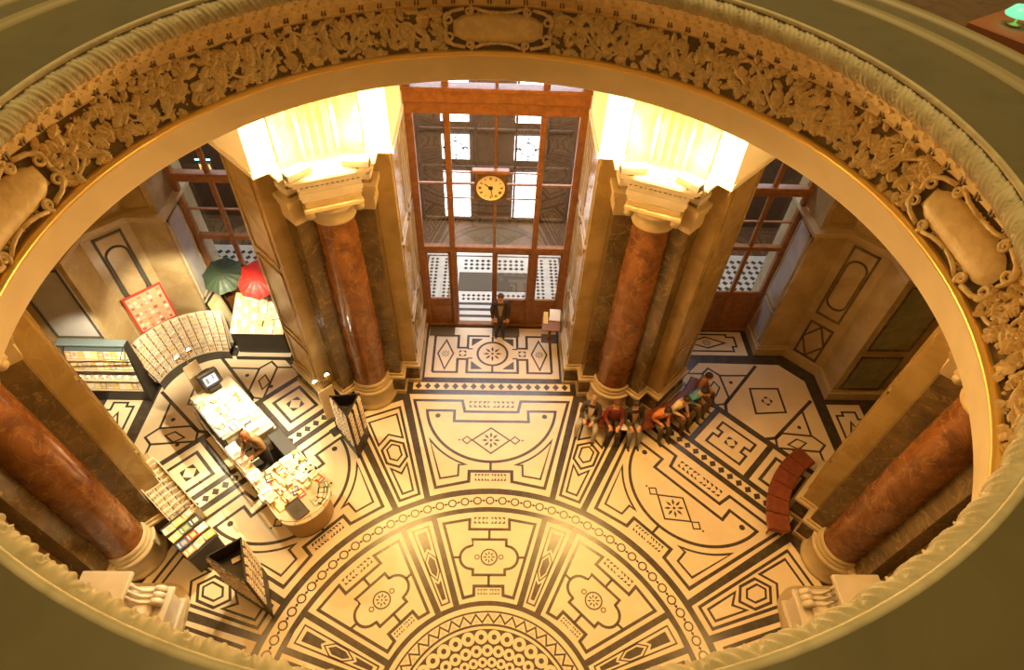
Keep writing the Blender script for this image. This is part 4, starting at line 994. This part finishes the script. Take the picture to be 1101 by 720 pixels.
# red framed poster board leaning above the rack
pb = thing('poster_board', 'red framed poster board covered in small pictures, on the niche wall', 'poster board', (-9.62, 9.67, 1.34), R(45))
m = MB(); m.bbox(-.53, .53, -.02, .02, 0, 1.34, 'posterred', .006); m.obj('frame', pb)
m = MB(); m.box(-.47, .47, -.026, -.019, .06, 1.28, cmat('poster_cream', (.74, .42, .30)))
r2 = random.Random(5)
for i in range(7):
    for j in range(9):
        x = -.44+.13*i; z = .09+.132*j; w = r2.uniform(.06, .115); h_ = r2.uniform(.05, .11)
        m.box(x, x+w, -.029, -.025, z, z+h_, cmat('pp%d' % ((i*j+i) % 6), [(.62, .10, .05), (.80, .60, .40), (.70, .25, .12), (.85, .78, .66), (.40, .16, .12), (.62, .42, .16)][(i*j+i+j) % 6]))
m.obj('picture_sheet', pb)
# framed picture leaning by the reveal
fp_ = thing('framed_picture', 'tall yellowish framed picture leaning between rack and display case', 'picture', (-8.02, 10.35, .37), R(82))
m = MB()
for a in ((-.36, -.30, 0, 1.5), (.30, .36, 0, 1.5), (-.36, .36, 0, .06), (-.36, .36, 1.44, 1.5)): m.bbox(a[0], a[1], -.02, .02, a[2], a[3], 'dark', .004, Matrix.Rotation(R(-8), 4, 'X'))
m.obj('frame', fp_); m = MB(); m.box(-.30, .30, -.012, .0, .06, 1.44, cmat('old_print', (.55, .45, .22)), Matrix.Rotation(R(-8), 4, 'X')); m.box(-.22, .22, -.015, -.01, .2, 1.2, cmat('old_print_b', (.66, .58, .34)), Matrix.Rotation(R(-8), 4, 'X')); m.obj('print', fp_)
o = MB().bbox(-.3, .3, -.16, .16, 0, .36, 'dark', .01).obj('plinth_box', None, (-7.96, 10.35, 0), R(82)); tag(o, 'low black box under the leaning framed picture', 'box')
# display case below the umbrellas
dc = thing('display_case', 'black based display case with a bright slanted top below the umbrellas', 'display case', (0, 0, 0))
m = MB(); m.bbox(-7.72, -6.20, 9.72, 10.85, .08, .98, 'dark', .01); m.obj('cabinet', dc)
m = MB(); m.bbox(-7.76, -6.16, 9.52, 10.86, 0, .08, 'beige', .01); m.bbox(-7.76, -6.16, 9.50, 9.54, .0, .12, 'dark', .004); m.obj('base_step', dc)
TS = Matrix.Translation((-6.96, 9.66, 1.0)) @ Matrix.Rotation(R(24), 4, 'X')
m = MB(); m.bbox(-.78, .78, 0, 1.35, -.03, 0, 'beige', .005, TS); m.obj('slanted_top', dc)
m = MB(); m.bbox(-7.74, -6.18, 10.84, 10.90, .1, 2.1, 'darkwood', .01); m.obj('back_rail', dc)
r3 = random.Random(9)
for i in range(6):
    for j in range(6):
        q = TS @ Vector((-.66+.26*i+r3.uniform(-.03, .03), .12+.21*j, .004)); k = r3.random()
        rot = (R(24), 0, r3.uniform(-.15, .15))
        if k < .5 or j == 0: book(q, rot, 'booklet on the slanted display case, %s row up, %s from the left' % (nth(j), nth(i)), 'booklets on the display case', (3, 6, 3, 8)[(i+j) % 4])
        else: o = sbox(q, 0, 'small gift box on the slanted display case, %s row up, %s from the left' % (nth(j), nth(i)), 'gift boxes on the display case'); o.rotation_euler = rot
# two open umbrellas
def umbrella(loc, aim, r, mm, lab):
    t = thing('umbrella', lab, 'umbrella', loc); t.rotation_euler = Vector(aim).to_track_quat('Z', 'Y').to_euler()
    m = MB(); n = 8; P = [(0, 0, .0)]; q = 5
    for j in range(1, q+1):
        s = j/q
        for i in range(n*4):
            a = 2*PI*i/(n*4); sc = 1-.10*s*math.sin(PI*((i % 4)/4)); P.append((r*s*sc*math.cos(a), r*s*sc*math.sin(a), -.32*r*s*s*(1.12-.12*abs(math.cos(2*PI*(i % 4)/4)))))
    fs = [(0, 1+i, 1+(i+1) % 32) for i in range(32)]
    for j in range(q-1): fs += [(1+j*32+i, 1+(j+1)*32+i, 1+(j+1)*32+(i+1) % 32, 1+j*32+(i+1) % 32) for i in range(32)]
    m.add(P, fs, mm); m.obj('canopy', t)
    m = MB()
    for i in range(8): a = PI*i/4; m.tube([(r*s*math.cos(a), r*s*math.sin(a), -.32*r*s*s-.012) for s in (0, .25, .5, .75, 1)], .005, 'steel', 5)
    m.obj('rib', t)
    m = MB(); m.tube([(0, 0, .06), (0, 0, -.62)], .008, 'steel', 8); m.obj('shaft', t)
    m = MB(); m.tube([(0, 0, -.62), (0, 0, -.70), (.03, 0, -.74), (.06, 0, -.72), (.07, 0, -.68)], .014, 'darkwood', 8); m.obj('handle', t)
umbrella((-7.76, 10.52, 2.62), (0, -.45, 1), .60, 'green_fab', 'open dark green umbrella in front of the left side door')
umbrella((-6.78, 10.48, 2.52), (.1, -.5, 1), .62, 'red_fab', 'open red umbrella in front of the left side door')
# book shelf by the recess
sh = thing('book_shelf', 'blue-topped tiered shelf of books at the far left', 'shelf', (0, 0, 0))
m = MB(); m.bbox(-11.5, -9.78, 8.30, 8.38, .05, 2.10, 'bluecloth', .01); m.bbox(-11.5, -9.72, 8.18, 8.40, 2.06, 2.12, 'bluecloth', .01); m.obj('back_panel', sh)
m = MB(); m.prism([(7.92, 0), (8.38, 0), (8.38, 2.1), (8.20, 2.1), (7.92, .5)], 0, .05, 'dark', Matrix(((0, 0, 1, -9.75), (1, 0, 0, 0), (0, 1, 0, 0), (0, 0, 0, 1)))); m.obj('side_panel', sh)
m = MB(); m.bbox(-11.5, -9.75, 7.94, 8.36, 0, .42, 'dark', .01); m.obj('base', sh)
for k, (z, y) in enumerate(((.46, 7.98), (.82, 8.03), (1.18, 8.10), (1.55, 8.16))):
    MB().bbox(-11.48, -9.76, y-.04, 8.32, z-.03, z, 'beige', .004).obj('shelf_board', sh)
    for i in range(10 if k != 1 else 8):
        x = -11.36+i*(.172 if k != 1 else .21)
        if k == 1: small(_mug, 'mug', (x, y+.06, z), 'white mug on the blue-topped shelf, %s from the left' % nth(i), 'mug', 'mugs on the blue shelf', .8); continue
        o = book((x, y+.06, z+.12), (R(68), 0, 0), 'book on the blue-topped shelf, %s tier up, %s from the left' % (nth(k), nth(i)), 'books on the blue shelf', (1, 3, 6, 5, 8)[(i+k) % 5], .95)
m = MB(); m.tube([(-11.5, 7.90, 1.72), (-9.62, 7.90, 1.86)], .022, 'brass', 8); m.tube([(-9.66, 7.90, 1.86), (-9.60, 7.90, 1.865)], .027, 'bluecloth', 8)
m.tube([(-11.4, 7.90, 1.73), (-11.4, 8.3, 1.9)], .012, 'dark', 6); m.tube([(-9.8, 7.90, 1.85), (-9.8, 8.25, 2.0)], .012, 'dark', 6)
o = m.obj('light_bar'); tag(o, 'thin brass light bar fixed in front of the blue-topped shelf', 'light bar')
# A-frame rack of cards in the lower left
th = math.atan2(-.75, .95)
ar = thing('stepped_card_rack', 'cream stepped card rack beside the big left column, above the book table', 'card rack', (-7.66, 4.50, 0), th)
m = MB()
for y in (-.31, .31): m.prism([(-.60, 0), (.52, 0), (.52, .62), (-.44, 1.60), (-.60, 1.60)], y-.015, y+.015, 'beige', Matrix(((1, 0, 0, 0), (0, 0, 1, 0), (0, 1, 0, 0), (0, 0, 0, 1))))
m.obj('side_panel', ar)
m = MB(); m.bbox(-.60, -.57, -.31, .31, 0, 1.60, 'beige', .004); m.bbox(.49, .52, -.31, .31, 0, .60, 'beige', .004); m.obj('end_panel', ar)
Wt = Matrix.Translation((-7.66, 4.50, 0)) @ Matrix.Rotation(th, 4, 'Z')
m = MB()
for r in range(10):
    x = -.52+.105*r; z = 1.46-.105*r; m.bbox(x, x+.10, -.30, .30, z-.02, z, 'beige', .003)
    for k in range(3):
        p = Wt @ Vector((x+.045, -.19+.19*k, z+.002)); card(p, (R(-14), 0, th+PI/2), 'postcard on the cream stepped rack, %s step down, %s across' % (nth(r), nth(k)), 'cards on the stepped rack', 1.1)
m.obj('tier', ar)
fl_ = MB(); fl_.bbox(-.62, -.56, -.30, .30, 1.30, 1.72, 'beige', .006); fl_.obj('header_panel', ar)
# book table
bt = thing('book_table', 'black draped table with coloured books, lower left', 'table', (-6.88, 3.62, 0), math.atan2(-.65, .85))
m = MB(); m.bbox(-.60, .52, -.36, .36, .06, .84, 'dark', .02); m.obj('drape', bt); m = MB(); m.bbox(-.62, .54, -.38, .38, .84, .88, 'dark', .008); m.obj('tabletop', bt)
Wt = Matrix.Translation((-6.88, 3.62, .88)) @ Matrix.Rotation(math.atan2(-.65, .85), 4, 'Z')
bi = 0
LB = ['tan striped booklet', 'red covered book', 'cream covered book', 'yellow picture book', 'dark blue book', 'black covered book', 'pale grey book', 'ochre covered book', 'dark green book', 'brown covered book', 'white booklet', 'gold covered book']
KB = [5, 0, 3, 1, 2, 7, 8, 6, 4, 5, 3, 6]
for i in range(4):
    for j in range(3):
        p = Wt @ Vector((-.44+.27*i, .24-.24*j, .0)); book(p, (0, 0, math.atan2(-.65, .85)+random.uniform(-.12, .12)), '%s on the black draped table, %s row, %s' % (LB[bi], ('rear', 'middle', 'front')[j], ('left end', 'left of centre', 'right of centre', 'right end')[i]), 'books on the black table', KB[(i*5+j*3) % 12], 1.1); bi += 1

# ------------------------------------------------------------------ upper gallery glimpses
gb = thing('gallery_table', 'brown wooden table top at the upper right corner beyond the parapet', 'table', (3.95, 2.15, 12.45), R(-58))
m = MB(); m.bbox(-.42, .42, -.28, .28, .36, .44, cmat('table_brown', (.30, .10, .03)), .01); m.obj('tabletop', gb)
for x in (-.36, .36):
    for y in (-.22, .22): MB().tube([(x, y, 0), (x, y, .37)], .03, 'wood', 8, taper=[.02, .03]).obj('leg', gb)
gl_ = thing('green_lamp', 'small lamp with a glowing green glass shade at the upper right corner', 'lamp', (3.80, 2.30, 12.89), R(20))
m = MB(); m.lathe([(0, 0), (.05, 0), (.05, .015), (.01, .02), (.008, .10)], 'brass', 16); m.obj('base', gl_); m = MB(); m.lathe([(.015, .14), (.06, .13), (.10, .08), (.095, .07), (.05, .12)], 'greenglass', 20); m.obj('shade', gl_)
ls = thing('lit_sign', 'small lit yellow sign under a bluish tube light, above the left side door', 'sign', (-7.92, 12.2, 4.70))
m = MB(); m.bbox(-.17, .17, -.02, .03, 0, .40, 'darkgrey', .005); m.box(-.006, .006, 0, .012, .40, 4.6, 'steel'); m.obj('sign_box', ls)
m = MB(); m.box(-.15, .15, -.026, -.021, .02, .38, 'signyellow')
for k in range(3): m.box(-.11+.08*k, -.06+.08*k, -.030, -.026, .10, .30, 'wood')
m.obj('sign_face', ls)
m = MB(); m.tube([(-.20, -.02, .52), (.20, -.02, .52)], .022, 'tubeblue', 8); m.obj('tube', ls)

# ------------------------------------------------------------------ people
def person(name, label, loc, rz, pose, shirt, trousers, hair=(.05, .03, .02), shoes=(.03, .02, .02), skin=(.62, .33, .18), held=None, sc=1.06, lean=0., hairlen=0, arms=None, jacket=None, legs=None, head_tilt=0.):
    V = []; E = []; Rd = []; G = []
    def v(p, r, g, par=None):
        V.append(Vector(p)); Rd.append(r if isinstance(r, tuple) else (r, r)); G.append(g)
        if par is not None: E.append((par, len(V)-1))
        return len(V)-1
    sit = pose == 'sit'; hz = .56 if sit else .95
    def ln(p):                                               # lean the upper body forward about the hips
        x, y, z = p; d = z-hz; return (x, y-math.sin(lean)*d, hz+math.cos(lean)*d)
    pel = v((0, 0, hz), (.165, .135), 't')
    w = v(ln((0, .01, hz+.16)), (.155, .125), 's', pel); ch = v(ln((0, .01, hz+.36)), (.185, .14), 's', w); sh = v(ln((0, .01, hz+.47)), (.10, .08), 's', ch)
    nk = v(ln((0, 0, hz+.545)), .052, 'k', sh); hy = -.02-head_tilt
    jw = v(ln((0, hy-.01, hz+.62)), (.062, .07), 'k', nk); hd = v(ln((0, hy, hz+.70)), (.078, .092), 'k', jw); tp = v(ln((0, hy+.01, hz+.765)), (.062, .075), 'k', hd)
    ns_ = v(ln((0, hy-.108, hz+.672)), .010, 'k', jw)
    for s_ in (-1, 1):
        ear = v(ln((s_*.085, hy+.01, hz+.675)), .011, 'k', hd)
        A = arms[0 if s_ < 0 else 1] if arms else None
        so = v(ln((s_*.185, .01, hz+.44)), .075, 's', sh)
        if A: el, wr = A
        elif sit: el, wr = (s_*.24, -.10, hz+.18), (s_*.13, -.30, hz+.14)
        else: el, wr = (s_*.245, .03, hz+.15), (s_*.22, -.08, hz-.09)
        e_ = v(el, .066, 's', so); w_ = v(wr, .042, 's', e_)
        d = (Vector(wr)-Vector(el)).normalized(); side = Vector((0, 0, 1)).cross(d)
        if side.length < .3: side = Vector((0, 1, 0)).cross(d)
        side.normalize(); dn = d.cross(side)
        pm = v(Vector(wr)+d*.05, (.034, .020), 'h', w_); kn = v(Vector(wr)+d*.085, (.036, .017), 'h', pm)
        for f in range(4):
            o_ = side*(.027-.018*f); L = (.062, .072, .068, .052)[f]
            a_ = v(Vector(wr)+d*(.10)+o_, .0095, 'h', kn); b_ = v(Vector(wr)+d*(.10+L*.5)+o_*1.05-dn*.006, .0085, 'h', a_); v(Vector(wr)+d*(.10+L*.9)+o_*1.05-dn*.026, .0075, 'h', b_)
        t1 = v(Vector(wr)+d*.045+side*.045*(1), .011, 'h', pm); v(Vector(wr)+d*.085+side*.058-dn*.008, .009, 'h', t1)
        LG = legs[0 if s_ < 0 else 1] if legs else None
        if LG: hp, knp, an, to = LG
        elif sit: hp, knp, an, to = (s_*.095, -.06, hz-.01), (s_*.13, -.46, hz-.02), (s_*.12, -.50, .09), (s_*.13, -.66, .045)
        else: hp, knp, an, to = (s_*.095, 0, .88), (s_*.10, -.02, .50), (s_*.10, .02, .09), (s_*.12, -.14, .04)
        h_ = v(hp, .105, 't', pel); k_ = v(knp, .09, 't', h_)
        mid = Vector(knp).lerp(Vector(an), .35); c_ = v(mid, .078, 't', k_); a_ = v(an, .05, 't', c_); t_ = v(Vector(an).lerp(Vector(to), .35)-Vector((0, 0, .035)), .042, 'b', a_); v(to, .036, 'b', t_)
    me = bpy.data.meshes.new(name+'_skeleton'); me.from_pydata([tuple(p) for p in V], E, []); me.update()
    bm = __import__('bmesh').new(); bm.from_mesh(me); lay = bm.verts.layers.skin.verify(); bm.verts.ensure_lookup_table()
    for i, q in enumerate(bm.verts): q[lay].radius = Rd[i]; q[lay].use_root = (i == 0)
    bm.to_mesh(me); bm.free()
    o = bpy.data.objects.new(name, me); COL.objects.link(o)
    md = o.modifiers.new('skin', 'SKIN'); md.use_smooth_shade = True; sb = o.modifiers.new('sub', 'SUBSURF'); sb.levels = 1; sb.render_levels = 1
    dg = bpy.context.evaluated_depsgraph_get(); ev = o.evaluated_get(dg); nm = bpy.data.meshes.new_from_object(ev); nm.name = name
    o.modifiers.clear(); o.data = nm; bpy.data.meshes.remove(me)
    ms = {'s': cmat('shirt', shirt), 't': cmat('trousers', trousers), 'k': cmat('skin', skin, .5), 'h': cmat('skin', skin, .5), 'b': cmat('shoes', shoes, .4)}
    nm.materials.clear(); order = []
    for g_ in 'stkb': nm.materials.append(ms[g_]); order.append(g_)
    idx = {'s': 0, 't': 1, 'k': 2, 'h': 2, 'b': 3}
    segs = [(V[a], V[b], G[b]) for a, b in E]
    for p in nm.polygons:
        c = p.center; best = None
        for a, b, g_ in segs:
            ab = b-a; t = max(0, min(1, (c-a).dot(ab)/max(ab.length_squared, 1e-9))); d_ = (c-a-ab*t).length
            if best is None or d_ < best[0]: best = (d_, g_)
        p.material_index = idx[best[1]]; p.use_smooth = True
    o.location = loc; o.rotation_euler[2] = rz; o.scale = (sc, sc, sc); tag(o, label, 'person')
    # eyes, mouth and hair
    hc = Vector(ln((0, hy, hz+.70)))
    m = MB(); hm = cmat('hair', hair, .6)
    vs = []; nn = 14
    for i in range(9):
        ph = R(100)*i/8
        for j in range(nn):
            t = 2*PI*j/nn; fr_ = max(0, -math.sin(t)); r_ = .118*(1+.03*math.sin(5*t+i)); z_ = math.cos(ph); cut = 1-.0*fr_
            pz = .104*z_ if not (i > 4) else max(.104*z_, -.02+.055*fr_) - (hairlen*(i-4)/4 if fr_ < .35 else 0)
            vs.append(hc+Vector((r_*.80*math.sin(ph)*math.cos(t), .012+r_*.95*math.sin(ph)*math.sin(t)*(1 if math.sin(t) > 0 else .93), .022+pz)))
    fs = [(i*nn+j, (i+1)*nn+j, (i+1)*nn+(j+1) % nn, i*nn+(j+1) % nn) for i in range(8) for j in range(nn)]
    m.add(vs, fs, hm, True); m.obj('hair', o)
    m = MB()
    for s_ in (-1, 1): m.ball(hc+Vector((s_*.030, -.086, -.004)), .010, 'dark', 4)
    m.obj('eyes', o)
    m = MB(); m.tube([hc+Vector((-.022, -.083, -.062)), hc+Vector((0, -.089, -.065)), hc+Vector((.022, -.083, -.062))], .005, cmat('lips', (.42, .12, .08)), 5); m.obj('mouth', o)
    if jacket:
        m = MB(); jm = cmat('shirt_front', jacket); vs = []
        for k in range(7):
            z = hz+.06+.40*k/6; w_ = .03+.055*k/6; y_ = -(.135+.03*math.sin(PI*k/6))*(1-.25*k/6)
            for x in (-w_, 0, w_): vs.append(ln((x, y_-(.012 if x == 0 else 0)-.012, z)))
        m.add(vs, [(a*3+b, a*3+b+1, a*3+b+4, a*3+b+3) for a in range(6) for b in range(2)], jm, True); m.obj('shirt_front', o)
    return o
SEAT = -.055
def on_bench(ang, name, label, **k):                           # sit on the occupied bench, facing outward
    a = R(ang); x = 3.70+2.80*math.sin(a); y = 9.92+2.80*math.cos(a)
    return person(name, label, (x, y, SEAT), PI-a, 'sit', **k)
person('person', 'man in a dark suit standing at the right-hand leaf of the glazed doors', (.22, 10.62, .03), 0, 'stand', (.045, .035, .03), (.04, .03, .025), hair=(.10, .05, .02), jacket=(.30, .22, .14))
on_bench(199.5, 'person', 'seated person in a dark open jacket and light jeans, left end of the bench', shirt=(.055, .042, .045), trousers=(.40, .38, .33), hair=(.30, .20, .12), jacket=(.60, .50, .42), legs=[[(-.095, -.06, .55), (-.24, -.42, .55), (-.22, -.48, .09), (-.24, -.62, .045)], [(.095, -.06, .55), (.24, -.42, .55), (.22, -.48, .09), (.24, -.62, .045)]])
on_bench(186.5, 'person', 'seated person in a dark red top and black trousers, second from the bench left end', shirt=(.16, .028, .018), trousers=(.035, .025, .02), hair=(.10, .03, .01))
on_bench(176, 'person', 'seated dark-haired person in black top and grey trousers with a white paper', shirt=(.03, .025, .02), trousers=(.16, .15, .14), hair=(.02, .015, .01), hairlen=.12, jacket=(.40, .25, .10))
on_bench(160.5, 'person', 'seated person in an orange patterned blouse and dark trousers, bending forward', shirt=(.62, .20, .05), trousers=(.06, .05, .035), hair=(.025, .015, .01), lean=.45, hairlen=.05)
on_bench(148, 'person', 'seated person in a cream shirt turned towards the people beside them', shirt=(.70, .60, .42), trousers=(.10, .05, .03), hair=(.03, .02, .01), lean=.35)
on_bench(136, 'person', 'seated dark-haired person in a light blue top leaning over, near the bench right end', shirt=(.10, .32, .42), trousers=(.10, .08, .06), hair=(.02, .015, .012), lean=.5)
on_bench(126.5, 'person', 'seated person in a brown checked shirt at the right end of the bench', shirt=(.30, .13, .10), trousers=(.14, .07, .04), hair=(.03, .02, .012), lean=.25)
person('person', 'shop attendant with reddish brown hair and an ochre sweater inside the counters', DF(.02, 8.30, .02), R(-20), 'stand', (.20, .10, .03), (.04, .03, .03), hair=(.22, .07, .018), lean=.3, hairlen=.16, sc=1.12, arms=[((-.27, -.12, 1.10), (-.16, -.34, 1.06)), ((.27, -.12, 1.10), (.14, -.34, 1.06))])
a = R(186.5-5.5)
m = MB(); m.bbox(-.12, .12, -.09, .09, 0, .20, cmat('bright_red', (.75, .05, .02)), .03); m.tube([(-.07, 0, .19), (-.05, 0, .28), (.05, 0, .28), (.07, 0, .19)], .008, 'dark', 6)
a = R(193); o = m.obj('handbag', None, (3.70+2.72*math.sin(a), 9.92+2.72*math.cos(a), .475), PI-a); tag(o, 'bright red bag lying on the bench between two seated people', 'bag')
a = R(180.5); o = MB().bbox(-.12, .12, -.16, .16, 0, .008, 'paper', .002).obj('paper_sheet', None, (3.70+3.0*math.sin(a), 9.92+3.0*math.cos(a), .62), PI-a); o.rotation_euler = (R(25), 0, PI-a); tag(o, 'white paper held by the dark-haired person in grey trousers', 'paper')
